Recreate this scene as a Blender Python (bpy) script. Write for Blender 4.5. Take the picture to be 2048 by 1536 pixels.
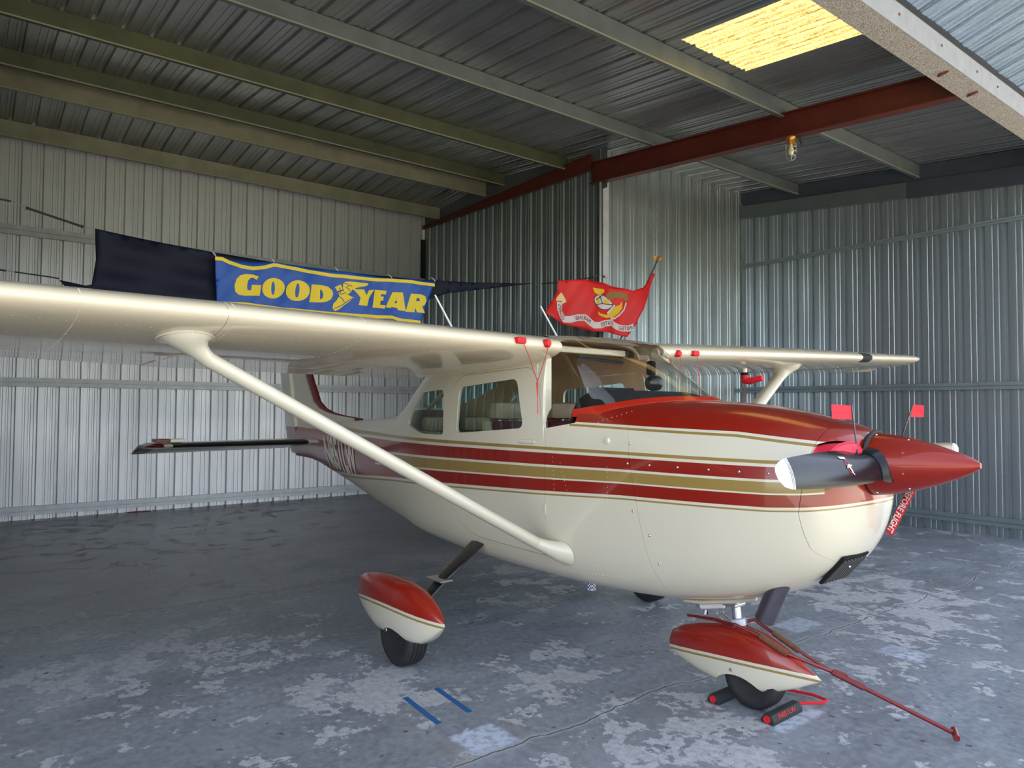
import bpy, bmesh, math, random
from mathutils import Vector, Matrix
random.seed(7)
for o in list(bpy.data.objects): bpy.data.objects.remove(o)
SC=bpy.context.scene; COL=SC.collection
PI=math.pi
# ------------------------------------------------------------ camera
CAM=(2.61011981,-3.46924995,1.63839287); yaw,pitch,roll=[math.radians(a) for a in (142.52999258,1.90560016,0.29851646)]
FPX=1419.5248
cy,sy,cp,sp=math.cos(yaw),math.sin(yaw),math.cos(pitch),math.sin(pitch)
f=Vector((cy*cp,sy*cp,sp)); r=Vector((sy,-cy,0)); u=r.cross(f)
r2=math.cos(roll)*r+math.sin(roll)*u; u2=-math.sin(roll)*r+math.cos(roll)*u
cam=bpy.data.cameras.new('camera'); co=bpy.data.objects.new('camera',cam); COL.objects.link(co)
M=Matrix((r2,u2,-f)).transposed().to_4x4(); M.translation=Vector(CAM); co.matrix_world=M
cam.sensor_width=36; cam.lens=36*FPX/2048; cam.clip_start=.05; cam.clip_end=500
SC.camera=co
# ------------------------------------------------------------ world, sun, exposure
w=bpy.data.worlds.new('world'); SC.world=w; w.use_nodes=True
nt=w.node_tree; bg=nt.nodes['Background']; sky=nt.nodes.new('ShaderNodeTexSky')
sky.sky_type='NISHITA'; sky.sun_disc=False; sky.sun_elevation=math.radians(62); sky.sun_rotation=math.radians(-110)
sky.air_density=1.0; sky.dust_density=1.5; sky.ozone_density=1.0
hs=nt.nodes.new('ShaderNodeHueSaturation'); hs.inputs['Saturation'].default_value=.5; nt.links.new(sky.outputs[0],hs.inputs['Color']); nt.links.new(hs.outputs[0],bg.inputs[0]); bg.inputs[1].default_value=0.34
sun=bpy.data.lights.new('sun','SUN'); sun.energy=7; sun.angle=math.radians(.6); sun.color=(1,.93,.82)
so=bpy.data.objects.new('sun',sun); COL.objects.link(so)
so.rotation_euler=Vector((-.36,.2,.90)).to_track_quat('Z','Y').to_euler()
SC.view_settings.view_transform='Standard'; SC.view_settings.look='None'; SC.view_settings.gamma=1
SC.view_settings.exposure=1.12; SC.view_settings.use_curve_mapping=False
YAWP=math.radians(1.9062663)
# ------------------------------------------------------------ helpers
def srgb(r,g,b):
    f=lambda c:(c/12.92 if c<=.04045 else ((c+.055)/1.055)**2.4)
    return (f(r/255),f(g/255),f(b/255),1)
def obj(name,me,m=None,parent=None,label=None,cat=None,group=None,kind=None):
    o=bpy.data.objects.new(name,me); COL.objects.link(o)
    if m is not None and me is not None:
        for mm in (m if isinstance(m,(list,tuple)) else [m]): me.materials.append(mm)
    if parent: o.parent=parent
    if label: o['label']=label
    if cat: o['category']=cat
    if group: o['group']=group
    if kind: o['kind']=kind
    return o
def empty(name,loc=(0,0,0),rz=0,label=None,cat=None,group=None,kind=None,parent=None):
    o=obj(name,None,None,parent,label,cat,group,kind); o.location=loc; o.rotation_euler=(0,0,rz); o.empty_display_size=.1; return o
def mesh(name,v,fc,smooth=False):
    me=bpy.data.meshes.new(name); me.from_pydata([tuple(a) for a in v],[],fc); me.update()
    if smooth:
        for p in me.polygons: p.use_smooth=True
        try: me.set_sharp_from_angle(angle=math.radians(38))
        except Exception: pass
    return me
class MB:
    def __init__(s): s.v=[];s.f=[]
    def add(s,v,fc):
        n=len(s.v); s.v+= [tuple(a) for a in v]; s.f+=[tuple(i+n for i in q) for q in fc]; return s
    def box(s,a,b):
        (x0,y0,z0),(x1,y1,z1)=a,b
        return s.add([(x0,y0,z0),(x1,y0,z0),(x1,y1,z0),(x0,y1,z0),(x0,y0,z1),(x1,y0,z1),(x1,y1,z1),(x0,y1,z1)],
          [(0,3,2,1),(4,5,6,7),(0,1,5,4),(1,2,6,5),(2,3,7,6),(3,0,4,7)])
    def prof(s,pts,p0,p1,closed=True):   # pts = list of Vector offsets at p0, swept to p1
        n=len(pts); p0=Vector(p0);p1=Vector(p1)
        v=[p0+Vector(q) for q in pts]+[p1+Vector(q) for q in pts]
        fc=[(i,(i+1)%n,(i+1)%n+n,i+n) for i in range(n if closed else n-1)]
        if closed: fc+=[tuple(range(n))[::-1],tuple(range(n,2*n))]
        return s.add(v,fc)
    def tube(s,path,rad,n=8,sx=1,up=None,cap=True):
        path=[Vector(p) for p in path]; R=rad if isinstance(rad,(list,tuple)) else [rad]*len(path)
        V=[];upv=Vector(up) if up else None
        for i,p in enumerate(path):
            t=(path[min(i+1,len(path)-1)]-path[max(i-1,0)]).normalized()
            a=upv if upv else (Vector((0,0,1)) if abs(t.z)<.95 else Vector((1,0,0)))
            b=t.cross(a).normalized(); c=b.cross(t).normalized()
            V+=[p+R[i]*(math.cos(k*2*PI/n)*sx*b+math.sin(k*2*PI/n)*c) for k in range(n)]
        F=[]
        for i in range(len(path)-1):
            for k in range(n): F.append((i*n+k,i*n+(k+1)%n,(i+1)*n+(k+1)%n,(i+1)*n+k))
        if cap: F+=[tuple(range(n))[::-1],tuple(range((len(path)-1)*n,len(path)*n))]
        return s.add(V,F)
    def lathe(s,prof,o=(0,0,0),axis=(0,0,1),n=24,a0=0):  # prof (r,h)
        ax=Vector(axis).normalized(); b=ax.orthogonal().normalized(); c=ax.cross(b); o=Vector(o)
        V=[];
        for rr,h in prof: V+=[o+ax*h+rr*(math.cos(k*2*PI/n+a0)*b+math.sin(k*2*PI/n+a0)*c) for k in range(n)]
        F=[]
        for i in range(len(prof)-1):
            for k in range(n): F.append((i*n+k,i*n+(k+1)%n,(i+1)*n+(k+1)%n,(i+1)*n+k))
        F+=[tuple(range(n))[::-1],tuple(range((len(prof)-1)*n,len(prof)*n))]
        return s.add(V,F)
    def loft(s,rings,cap=True):
        n=len(rings[0]);V=[q for R in rings for q in R];F=[]
        for i in range(len(rings)-1):
            for k in range(n): F.append((i*n+k,i*n+(k+1)%n,(i+1)*n+(k+1)%n,(i+1)*n+k))
        if cap: F+=[tuple(range(n))[::-1],tuple(range((len(rings)-1)*n,len(rings)*n))]
        return s.add(V,F)
    def build(s,name,m=None,parent=None,smooth=False,fix=True,bevel=0,**k):
        me=mesh(name,s.v,s.f)
        if fix or bevel:
            b=bmesh.new(); b.from_mesh(me)
            if fix: bmesh.ops.recalc_face_normals(b,faces=b.faces)
            if bevel: bmesh.ops.bevel(b,geom=[e for e in b.edges if len(e.link_faces)==2 and e.calc_face_angle(0)>.6],offset=bevel,segments=2,affect='EDGES',profile=.5)
            b.to_mesh(me); b.free()
        if smooth:
            for p in me.polygons: p.use_smooth=True
            try: me.set_sharp_from_angle(angle=math.radians(40))
            except Exception: pass
        return obj(name,me,m,parent,**k)
def tris(poly,holes=()):
    """fill a 2d polygon with holes"""
    b=bmesh.new(); es=[]
    for L in [poly]+list(holes):
        vs=[b.verts.new((p[0],p[1],0)) for p in L]
        es+=[b.edges.new((vs[i],vs[(i+1)%len(vs)])) for i in range(len(vs))]
    bmesh.ops.triangle_fill(b,edges=es,use_beauty=True)
    return b
def sheet(name,poly,fn,m,parent=None,holes=(),maxe=.12,cuts=0,**k):
    b=tris(poly,holes)
    for _ in range(5):
        le=[e for e in b.edges if e.calc_length()>maxe]
        if not le: break
        bmesh.ops.subdivide_edges(b,edges=le,cuts=1); bmesh.ops.triangulate(b,faces=[q for q in b.faces if len(q.verts)>3])
    bmesh.ops.recalc_face_normals(b,faces=b.faces)
    for v in b.verts: v.co=Vector(fn(v.co.x,v.co.y))
    me=bpy.data.meshes.new(name); b.to_mesh(me); b.free()
    for p in me.polygons: p.use_smooth=True
    return obj(name,me,m,parent,**k)
def thicken(o,t,off=-1,iters=None):
    md=o.modifiers.new('s','SOLIDIFY'); md.thickness=t; md.offset=off; return o
def textmesh(s,size=1,bold=0,res=4):
    cu=bpy.data.curves.new('t','FONT'); cu.body=s; cu.size=size; cu.offset=bold; cu.resolution_u=res
    o=bpy.data.objects.new('t',cu); COL.objects.link(o)
    dg=bpy.context.evaluated_depsgraph_get(); me=bpy.data.meshes.new_from_object(o.evaluated_get(dg))
    bpy.data.objects.remove(o); return me
def bandpoly(pts,wd):
    L=[];R_=[]
    for i,p in enumerate(pts):
        a=pts[max(i-1,0)];b=pts[min(i+1,len(pts)-1)]
        dx,dy=b[0]-a[0],b[1]-a[1];l=math.hypot(dx,dy) or 1;nx,ny=-dy/l,dx/l
        L.append((p[0]+nx*wd/2,p[1]+ny*wd/2));R_.append((p[0]-nx*wd/2,p[1]-ny*wd/2))
    return L+R_[::-1]
# ------------------------------------------------------------ node material helpers
class NM:
    def __init__(s,name,rough=.5,metal=0,coat=0,color=(.5,.5,.5,1),spec=.5):
        s.m=bpy.data.materials.new(name); s.m.use_nodes=True; s.t=s.m.node_tree; s.b=s.t.nodes['Principled BSDF']
        s.b.inputs['Roughness'].default_value=rough; s.b.inputs['Metallic'].default_value=metal
        s.b.inputs['Coat Weight'].default_value=coat; s.b.inputs['Coat Roughness'].default_value=.04
        s.b.inputs['Base Color'].default_value=color; s.b.inputs['Specular IOR Level'].default_value=spec
        s.m.diffuse_color=color
    def n(s,typ,**k):
        q=s.t.nodes.new(typ)
        for a,b in k.items():
            if a.startswith('i_'): q.inputs[int(a[2:])].default_value=b
            else: setattr(q,a,b)
        return q
    def l(s,a,b): s.t.links.new(a,b)
    def val(s,q,i,x):
        if isinstance(x,(int,float)): q.inputs[i].default_value=x
        else: s.l(x,q.inputs[i])
    def math(s,op,a,b=0,c=0,clamp=False):
        q=s.n('ShaderNodeMath',operation=op,use_clamp=clamp); s.val(q,0,a); s.val(q,1,b)
        if c!=0: s.val(q,2,c)
        return q.outputs[0]
    def coords(s):
        tc=s.n('ShaderNodeTexCoord'); return tc.outputs['Object']
    def xyz(s,v):
        q=s.n('ShaderNodeSeparateXYZ'); s.l(v,q.inputs[0]); return q.outputs
    def mapping(s,v,scale=(1,1,1),rot=(0,0,0),loc=(0,0,0)):
        q=s.n('ShaderNodeMapping'); s.l(v,q.inputs[0]); q.inputs['Scale'].default_value=scale; q.inputs['Rotation'].default_value=rot; q.inputs['Location'].default_value=loc; return q.outputs[0]
    def noise(s,v,scale,detail=4,rough=.55,dist=0):
        q=s.n('ShaderNodeTexNoise'); s.l(v,q.inputs['Vector']); q.inputs['Scale'].default_value=scale; q.inputs['Detail'].default_value=detail; q.inputs['Roughness'].default_value=rough; q.inputs['Distortion'].default_value=dist; return q.outputs[0]
    def ramp(s,v,stops,interp='LINEAR'):
        q=s.n('ShaderNodeValToRGB'); cr=q.color_ramp; cr.interpolation=interp
        while len(cr.elements)<len(stops): cr.elements.new(1)
        for e,(p,c) in zip(cr.elements,stops):
            e.position=p; e.color=c if isinstance(c,(tuple,list)) else (c,c,c,1)
        s.l(v,q.inputs[0]); return q.outputs[0]
    def mix(s,fac,a,b,blend='MIX'):
        q=s.n('ShaderNodeMix',data_type='RGBA',blend_type=blend)
        s.val(q,0,fac)
        for i,x in ((6,a),(7,b)):
            if isinstance(x,(tuple,list)): q.inputs[i].default_value=x
            else: s.l(x,q.inputs[i])
        return q.outputs[2]
    def step(s,a,b,wd=.002): # 1 when a>b
        return s.math('MULTIPLY_ADD',s.math('SUBTRACT',a,b),1/wd,.5,clamp=True)
    def fcurve(s,x,pts,x0,x1):
        """piecewise-linear function of x, values must be in 0..1"""
        t=s.math('MULTIPLY_ADD',x,1/(x1-x0),-x0/(x1-x0),clamp=True)
        q=s.n('ShaderNodeFloatCurve'); c=q.mapping.curves[0]; q.mapping.use_clip=False
        P=[((a-x0)/(x1-x0),b) for a,b in sorted(pts)]
        c.points[0].location=P[0]; c.points[1].location=P[-1]
        for p in P[1:-1]: c.points.new(*p)
        for p in c.points: p.handle_type='VECTOR'
        q.mapping.update(); s.l(t,q.inputs[1]); return q.outputs[0]
    def color(s,c): s.l(c,s.b.inputs['Base Color'])
    def rough(s,c): s.l(c,s.b.inputs['Roughness'])
    def bump(s,h,strength=.3,dist=.01):
        q=s.n('ShaderNodeBump'); q.inputs['Strength'].default_value=strength; q.inputs['Distance'].default_value=dist; s.l(h,q.inputs['Height']); s.l(q.outputs[0],s.b.inputs['Normal'])
def plain(name,col,rough=.5,metal=0,coat=0,var=.0,vs=20,bump=0):
    n=NM(name,rough,metal,coat,col)
    if var:
        v=n.coords(); t=n.noise(v,vs,5); n.color(n.mix(n.ramp(t,[(.3,0.),(.7,1.)]),tuple(c*(1-var) for c in col[:3])+(1,),tuple(min(1,c*(1+var)) for c in col[:3])+(1,)))
        if bump: n.bump(t,bump,.003)
    return n.m
# ------------------------------------------------------------ materials
def galv(name,base,rough=.38,metal=.75,streak=(1,1,.15),bl=0,lo=.84,hi=1.12):
    n=NM(name,rough,metal); v=n.coords()
    a=n.noise(n.mapping(v,(60,60,60)),1,3); b=n.noise(n.mapping(v,tuple(4*q for q in streak)),1,5); c=n.noise(v,.7,3)
    t=n.math('ADD',n.math('MULTIPLY',a,.25),n.math('ADD',n.math('MULTIPLY',b,.45),n.math('MULTIPLY',c,.3)))
    d=tuple(q*lo for q in base[:3])+(1,); l=tuple(min(1,q*hi) for q in base[:3])+(1,)
    n.color(n.ramp(t,[(.36,d),(.62,l)])); n.rough(n.ramp(t,[(.3,rough+.12),(.7,rough-.06)]))
    n.bump(b,.035,.01); return n.m
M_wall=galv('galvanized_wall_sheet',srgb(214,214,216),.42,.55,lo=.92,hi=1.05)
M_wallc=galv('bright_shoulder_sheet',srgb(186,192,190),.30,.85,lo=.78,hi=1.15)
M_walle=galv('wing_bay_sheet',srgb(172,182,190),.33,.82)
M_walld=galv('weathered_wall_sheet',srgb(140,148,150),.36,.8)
M_roof=galv('galvanized_roof_sheet',srgb(160,162,165),.30,.85,streak=(.15,1,1),lo=.75,hi=1.2)
M_door=galv('oxidised_door_sheet',srgb(122,138,160),.55,.3,streak=(.12,3,3),lo=.7,hi=1.5)
M_girt=plain('galvanized_girt',srgb(190,192,196),.5,.35,var=.12,vs=6)
M_girtd=plain('grey_girt',srgb(125,138,142),.5,.35,var=.12,vs=6)
M_purlin=plain('olive_primed_purlin',srgb(74,76,54),.55,.2,var=.22,vs=3)
M_purg=plain('grey_steel_purlin',srgb(96,102,100),.5,.35,var=.15,vs=4)
M_pure=plain('pale_eave_purlin',srgb(132,128,108),.5,.25,var=.18,vs=3)
M_lip=plain('purlin_lip',srgb(140,142,126),.5,.3)
M_redox=plain('red_oxide_primer',srgb(84,30,20),.5,0,var=.2,vs=5)
nb=NM('header_dusty_steel',.7,.2); v=nb.coords(); t=nb.noise(v,140,3); nb.color(nb.ramp(t,[(.38,srgb(110,100,92)),(.52,srgb(165,158,150)),(.65,srgb(205,200,195))])); M_head=nb.m
M_headf=plain('header_flashing',srgb(150,150,154),.6,.2,var=.08,vs=9)
M_rust=plain('rust_spot',srgb(120,60,48),.8,var=.3,vs=40)
# paints of the airplane
CREAM=srgb(216,208,188); RED=srgb(140,24,9); GOLD=srgb(152,126,66)
M_cream=NM('cream_paint',.28,0,.5,CREAM).m
M_creamw=NM('cream_wing_paint',.25,0,.6,srgb(222,208,180)).m
def redmat():
    n=NM('copper_red_paint',.35,.2,.5,RED,.3); t=n.noise(n.coords(),900,1); n.color(n.mix(n.ramp(t,[(.35,0.),(.65,1.)]),srgb(122,18,6),srgb(152,34,12))); return n.m
M_red=redmat()
M_maroon=NM('maroon_paint',.3,.1,.6,srgb(100,14,14)).m
M_gold=NM('gold_paint',.4,.2,.4,GOLD).m
M_black=plain('black_enamel',(.012,.012,.014,1),.28,0,.3)
M_matte=NM('matte_black',.9,0,0,(.010,.010,.011,1),.2).m
M_rubber=plain('tyre_rubber',(.02,.02,.021,1),.7,var=.2,vs=30)
M_boot=plain('deice_boot',(.008,.008,.009,1),.4)
M_chrome=plain('chrome',(.8,.8,.8,1),.12,1)
M_alu=plain('aluminium',(.6,.6,.6,1),.35,1)
M_white=plain('white_plastic',(.8,.8,.8,1),.4)
M_tan=plain('tan_headliner',srgb(196,162,124),.8,var=.12,vs=4)
M_tanin=plain('interior_panel',srgb(176,168,128),.7,var=.1,vs=4)
M_leather=plain('tan_leather',srgb(150,128,104),.5,var=.12,vs=9,bump=.2)
M_vel=plain('maroon_cloth',srgb(82,20,30),.85,var=.15,vs=30)
M_pink=plain('red_vinyl',srgb(225,45,72),.45,var=.06,vs=8)
M_redc=plain('red_fabric',srgb(205,24,34),.7,var=.08,vs=12)
M_string=plain('red_string',srgb(210,40,40),.7)
M_brown=plain('worn_brown_grip',srgb(110,74,52),.8,var=.25,vs=40)
M_bar=plain('tow_bar_red',srgb(112,12,12),.45,0,.15,var=.15,vs=30)
M_dark=plain('dark_gap',(.01,.01,.01,1),.8)
M_exh=plain('exhaust_steel',srgb(120,112,120),.3,.9,var=.15,vs=6)
def glass(name,tint,refl=1.0):
    m=bpy.data.materials.new(name); m.use_nodes=True; t=m.node_tree; t.nodes.clear()
    o=t.nodes.new('ShaderNodeOutputMaterial'); a=t.nodes.new('ShaderNodeBsdfTransparent'); g=t.nodes.new('ShaderNodeBsdfGlossy'); x=t.nodes.new('ShaderNodeMixShader'); lw=t.nodes.new('ShaderNodeLayerWeight'); lw.inputs[0].default_value=.5; pw=t.nodes.new('ShaderNodeMath'); pw.operation='POWER'; pw.inputs[1].default_value=4.0; t.links.new(lw.outputs['Facing'],pw.inputs[0]); fr=t.nodes.new('ShaderNodeMath'); fr.operation='MULTIPLY_ADD'; fr.inputs[1].default_value=.75; fr.inputs[2].default_value=.035; t.links.new(pw.outputs[0],fr.inputs[0])
    a.inputs[0].default_value=tint; g.inputs['Roughness'].default_value=.015; g.inputs[0].default_value=(refl,refl,refl,1)
    t.links.new(fr.outputs[0],x.inputs[0]); t.links.new(a.outputs[0],x.inputs[1]); t.links.new(g.outputs[0],x.inputs[2]); t.links.new(x.outputs[0],o.inputs[0]); m.diffuse_color=tint; return m
M_glass=glass('tinted_window',(.86,.945,.92,1)); M_wsh=glass('windshield_acrylic',(.93,.93,.9,1)); M_clear=glass('lamp_glass',(.95,.93,.88,1))
def paintmat():
    n=NM('striped_fuselage_paint',.28,0,.7); v=n.coords(); X,Y,Z=n.xyz(v)
    zc=n.math('MULTIPLY',n.fcurve(X,[(-6.5,.555),(-5,.573),(-3.9,.5785),(-2.9,.593),(-2,.60225),(-.93,.615),(-.22,.6255),(.64,.631),(.8,.636),(1.0,.648),(1.5,.66)],-6.5,1.5),2)
    s=n.math('MULTIPLY',n.fcurve(X,[(-6.5,1.0),(-5,.8),(-3.9,.675),(-2.9,.56),(-2,.5),(-.93,.436),(-.22,.38),(.64,.345),(1.0,.32),(1.5,.31)],-6.5,1.5),2)
    q=n.math('DIVIDE',n.math('SUBTRACT',Z,zc),s)
    tt=n.math('MULTIPLY_ADD',q,2,.5,clamp=True)
    c,g,rd=CREAM,GOLD,RED
    stops=[(0,c),(-.1665,g),(-.1545,c),(-.1355,rd),(-.0495,c),(-.0375,g),(.0375,c),(.0565,rd),(.1425,c),(.1625,g),(.1865,c)]
    col=n.ramp(tt,[(0 if i==0 else p*2+.5,k) for i,(p,k) in enumerate(stops)],'CONSTANT')
    inb=n.math('MULTIPLY',n.step(q,-.1355,.004),n.math('SUBTRACT',1,n.step(q,.1425,.004)))
    aft=n.math('SUBTRACT',1,n.step(X,-3.35,.004)); col=n.mix(n.math('MULTIPLY',aft,inb),col,rd)
    U=n.math('MULTIPLY',n.fcurve(X,[(-.62,.7775),(-.08,.769),(.45,.762),(.64,.7525),(.91,.739),(1.2,.72)],-.62,1.2),2)
    fw=n.step(X,-.64,.002)
    d=n.math('SUBTRACT',Z,U)
    band=n.ramp(n.math('MULTIPLY_ADD',d,5,.5,clamp=True),[(0,c),(.365,g),(.43,c),(.5,rd)],'CONSTANT')
    up=n.math('MULTIPLY',fw,n.step(d,-.03,.001)); col=n.mix(up,col,band)
    nose=n.math('MULTIPLY',n.step(X,.872,.004),n.step(q,-.1355,.004)); col=n.mix(nose,col,rd)
    n.color(col)
    return n.m
M_fus=paintmat()
def finmat():
    n=NM('striped_fin_paint',.28,0,.7); v=n.coords(); X,Y,Z=n.xyz(v)
    le=n.math('MULTIPLY_ADD',n.fcurve(Z,[(1.35,.9),(1.515,.865),(1.545,.65),(1.575,.525),(1.62,.425),(1.70,.345),(1.956,.245),(2.7,.04)],1.35,2.7),2,-6.05)
    d=n.math('SUBTRACT',le,X)
    col=n.ramp(n.math('MULTIPLY',d,2,clamp=True),[(0,srgb(110,14,12)),(.34,CREAM),(.385,GOLD),(.41,CREAM)],'CONSTANT')
    low=n.math('SUBTRACT',1,n.step(Z,1.385,.003)); col=n.mix(low,col,RED); n.color(col); return n.m
M_fin=finmat()
def pantmat(z0,z1,x0,x1,name,kk=.05):
    n=NM(name,.28,0,.8); X,Y,Z=n.xyz(n.coords())
    zl=n.math('MULTIPLY_ADD',X,(z1-z0)/(x1-x0),z0-x0*(z1-z0)/(x1-x0)); e=n.math('MULTIPLY_ADD',X,2/(x1-x0),-(x1+x0)/(x1-x0)); zl=n.math('ADD',zl,n.math('MULTIPLY',n.math('SUBTRACT',1,n.math('MULTIPLY',e,e)),kk)); d=n.math('SUBTRACT',Z,zl)
    n.color(n.ramp(n.math('MULTIPLY_ADD',d,5,.5,clamp=True),[(0,CREAM),(.41,GOLD),(.47,CREAM),(.55,srgb(150,28,12))],'CONSTANT')); return n.m
def floormat():
    n=NM('worn_painted_concrete',.4); v=n.coords(); X,Y,Z=n.xyz(v)
    big=n.noise(v,.55,3); mid=n.noise(n.mapping(v,(1,1,1),(0,0,.5)),3.6,9,.66,.35); fine=n.noise(v,22,6,.6); gr=n.noise(v,160,3)
    base=n.ramp(n.math('ADD',n.math('MULTIPLY',fine,.45),n.math('MULTIPLY',big,.55)),[(.36,srgb(106,113,122)),(.5,srgb(133,141,152)),(.62,srgb(156,163,174))])
    film=n.ramp(n.math('ADD',n.math('MULTIPLY',n.noise(n.mapping(v,(3.2,1.2,1),(0,0,.25)),1.8,9,.72,.2),.75),n.math('MULTIPLY',fine,.25)),[(.44,0.),(.58,1.)])
    base=n.mix(n.math('MULTIPLY',film,.45),base,srgb(158,162,168))
    dk=n.ramp(n.noise(n.mapping(v,(1.6,.8,1),(0,0,.3)),1.1,7,.7),[(.46,0.),(.62,1.)]); base=n.mix(n.math('MULTIPLY',dk,.35),base,srgb(88,88,92))
    dirt=n.ramp(n.noise(n.mapping(v,(1,.6,1)),.8,6,.65),[(.42,0.),(.6,1.)])
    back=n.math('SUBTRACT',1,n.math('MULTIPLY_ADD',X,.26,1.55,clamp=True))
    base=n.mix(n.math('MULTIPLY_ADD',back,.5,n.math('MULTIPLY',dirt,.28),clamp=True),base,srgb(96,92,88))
    pe=n.math('ADD',n.math('MULTIPLY',mid,.72),n.math('MULTIPLY',big,.28))
    pe=n.math('ADD',pe,n.math('MULTIPLY',n.math('SUBTRACT',fine,.5),.20))
    # wear concentrates in lanes seen in the photograph
    def blob(x,y,rx,ry,a):
        dx=n.math('MULTIPLY',n.math('SUBTRACT',X,x),1/rx); dy=n.math('MULTIPLY',n.math('SUBTRACT',Y,y),1/ry)
        dd=n.math('ADD',n.math('MULTIPLY',dx,dx),n.math('MULTIPLY',dy,dy)); return n.math('MULTIPLY',n.math('SUBTRACT',1,dd,clamp=True),a)
    for b in ((-2.4,-2.3,.8,1.1,.07),(-1.2,-1.6,.55,.5,.10),(-.8,-.5,.45,.5,.07),(.35,.4,.4,1.5,.05),(-.9,3.0,1.0,1.3,.09),(.1,2.6,.5,1.2,.07),(-1.2,.4,.8,.7,-.05),(-.6,-2.2,.4,.5,.04),(-3,.9,1.5,1.5,.02)):
        pe=n.math('ADD',pe,blob(*b))
    pm=n.ramp(pe,[(.555,0.),(.563,1.)])
    bare=n.ramp(n.math('ADD',n.math('MULTIPLY',gr,.5),n.math('MULTIPLY',fine,.5)),[(.35,srgb(140,143,148)),(.6,srgb(186,188,192))])
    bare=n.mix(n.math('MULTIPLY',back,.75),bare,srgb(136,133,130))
    col=n.mix(pm,base,bare)
    # pale squares of fresh paint; the last one paints light by the chock's shadow
    def sq(x0,x1,y0,y1,colr,a,soft=.02):
        m=n.math('MULTIPLY',n.math('MULTIPLY',n.step(X,x0,soft),n.step(x1,X,soft)),n.math('MULTIPLY',n.step(Y,y0,soft),n.step(y1,Y,soft)))
        return n.math('MULTIPLY',m,a)
    for (x0,x1,y0,y1,a) in ((-.42,-.18,-1.53,-1.27,.85),(-.5,-.28,1.4,1.76,.5),(.24,.52,1.45,1.7,.55),(.44,.56,-.16,.26,.7)):
        m=n.math('MULTIPLY',sq(x0,x1,y0,y1,None,a,.03),n.ramp(fine,[(.36,.35),(.55,1.)])); col=n.mix(m,col,srgb(196,206,226))
    for (x0,x1,y0,y1,a) in ((-.42,-.14,-1.66,-1.55,.5),(-.42,-.14,-1.25,-1.17,.5)):
        col=n.mix(n.math('MULTIPLY',sq(x0,x1,y0,y1,None,a,.02),fine),col,srgb(150,132,122))
    # construction joints and cracks
    wob=n.math('MULTIPLY',n.math('SUBTRACT',n.noise(n.mapping(v,(0,1,0)),1.4,4),.5),.30); wob2=n.math('MULTIPLY',n.math('SUBTRACT',n.noise(v,9,3),.5),.02)
    j1=n.math('ABSOLUTE',n.math('ADD',n.math('SUBTRACT',X,-.16),n.math('ADD',wob,wob2)))
    j2=n.math('ABSOLUTE',n.math('ADD',n.math('SUBTRACT',X,-3.72),n.math('ADD',n.math('MULTIPLY',wob,.6),wob2)))
    cr=n.math('SUBTRACT',1,n.math('MULTIPLY',n.step(j1,.0045,.004),n.step(j2,.005,.006)))
    cl=n.math('SUBTRACT',n.math('SUBTRACT',1,n.step(j1,.02,.02)),cr,clamp=True)
    col=n.mix(n.math('MULTIPLY',cl,.35),col,srgb(190,192,196)); col=n.mix(n.math('MULTIPLY',cr,.75),col,srgb(62,62,64))
    spots=n.ramp(n.noise(v,14,2,.4),[(.715,0.),(.735,1.)]); col=n.mix(n.math('MULTIPLY',spots,.7),col,srgb(60,60,62))
    n.color(col); n.rough(n.ramp(pm,[(0,.36),(1,.6)]))
    h=n.math('SUBTRACT',n.math('ADD',n.math('MULTIPLY',fine,.35),n.math('MULTIPLY',mid,.4)),n.math('ADD',n.math('MULTIPLY',pm,.5),n.math('MULTIPLY',cr,1.5)))
    n.bump(h,.35,.004); return n.m
M_floor=floormat()
M_apron=plain('apron_concrete',srgb(196,188,172),.85,var=.1,vs=1.5)
M_grass=plain('grass',srgb(88,104,56),.95,var=.2,vs=3)
def skymat():
    n=NM('yellow_fibreglass',.6); v=n.coords(); X,Y,Z=n.xyz(v)
    t=n.noise(n.mapping(v,(2.5,48,60)),1,7,.72); t2=n.noise(v,60,3)
    wv=n.math('MULTIPLY',n.math('SINE',n.math('MULTIPLY',Y,2*PI/.0883)),.055)
    k=n.math('ADD',wv,n.math('ADD',n.math('MULTIPLY',t,.6),n.math('MULTIPLY',t2,.4)))
    colr=n.ramp(k,[(.36,srgb(78,58,26)),(.47,srgb(136,112,62)),(.56,srgb(164,144,92))])
    tr=n.n('ShaderNodeBsdfTranslucent'); n.l(colr,tr.inputs[0]); mx=n.n('ShaderNodeMixShader'); mx.inputs[0].default_value=.85
    out=[q for q in n.t.nodes if q.type=='OUTPUT_MATERIAL'][0]; n.color(colr); n.l(n.b.outputs[0],mx.inputs[1]); n.l(tr.outputs[0],mx.inputs[2]); n.l(mx.outputs[0],out.inputs[0]); return n.m
M_sky=skymat()

# ============================================================ THE SETTING
XB,YB,XC,YD=-9.7,3.72,-4.7,7.17       # back wall, tail bay side wall, shoulder wall, wing bay side wall
def roofz(x): return 5.64-.0973*(x+7.3) if x>-7.3 else 5.64+.075*(x+7.3)
P=.265
def ribprofile(n,depth,start=0):
    """ribbed sheet cross-section: (along, offset) for n major ribs"""
    o=[]
    for i in range(n):
        a=start+i*P
        o+=[(a,0),(a+.052,0)] if i==0 else [(a+.052,0)]
        # minor ribs between the major ones
        o+=[(a+.078,0),(a+.084,depth*.22),(a+.104,depth*.22),(a+.110,0),(a+.146,0),(a+.152,depth*.22),(a+.172,depth*.22),(a+.178,0),(a+.209,0),(a+.222,depth),(a+.250,depth),(a+.263,0)]
    o.append((start+n*P,0)); o.append((start+n*P+.045,-.002)); 
    q=[];last=None
    for p in sorted(o,key=lambda t:t[0]):
        if last is None or p[0]-last>1e-4: q.append(p); last=p[0]
    return q
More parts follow.
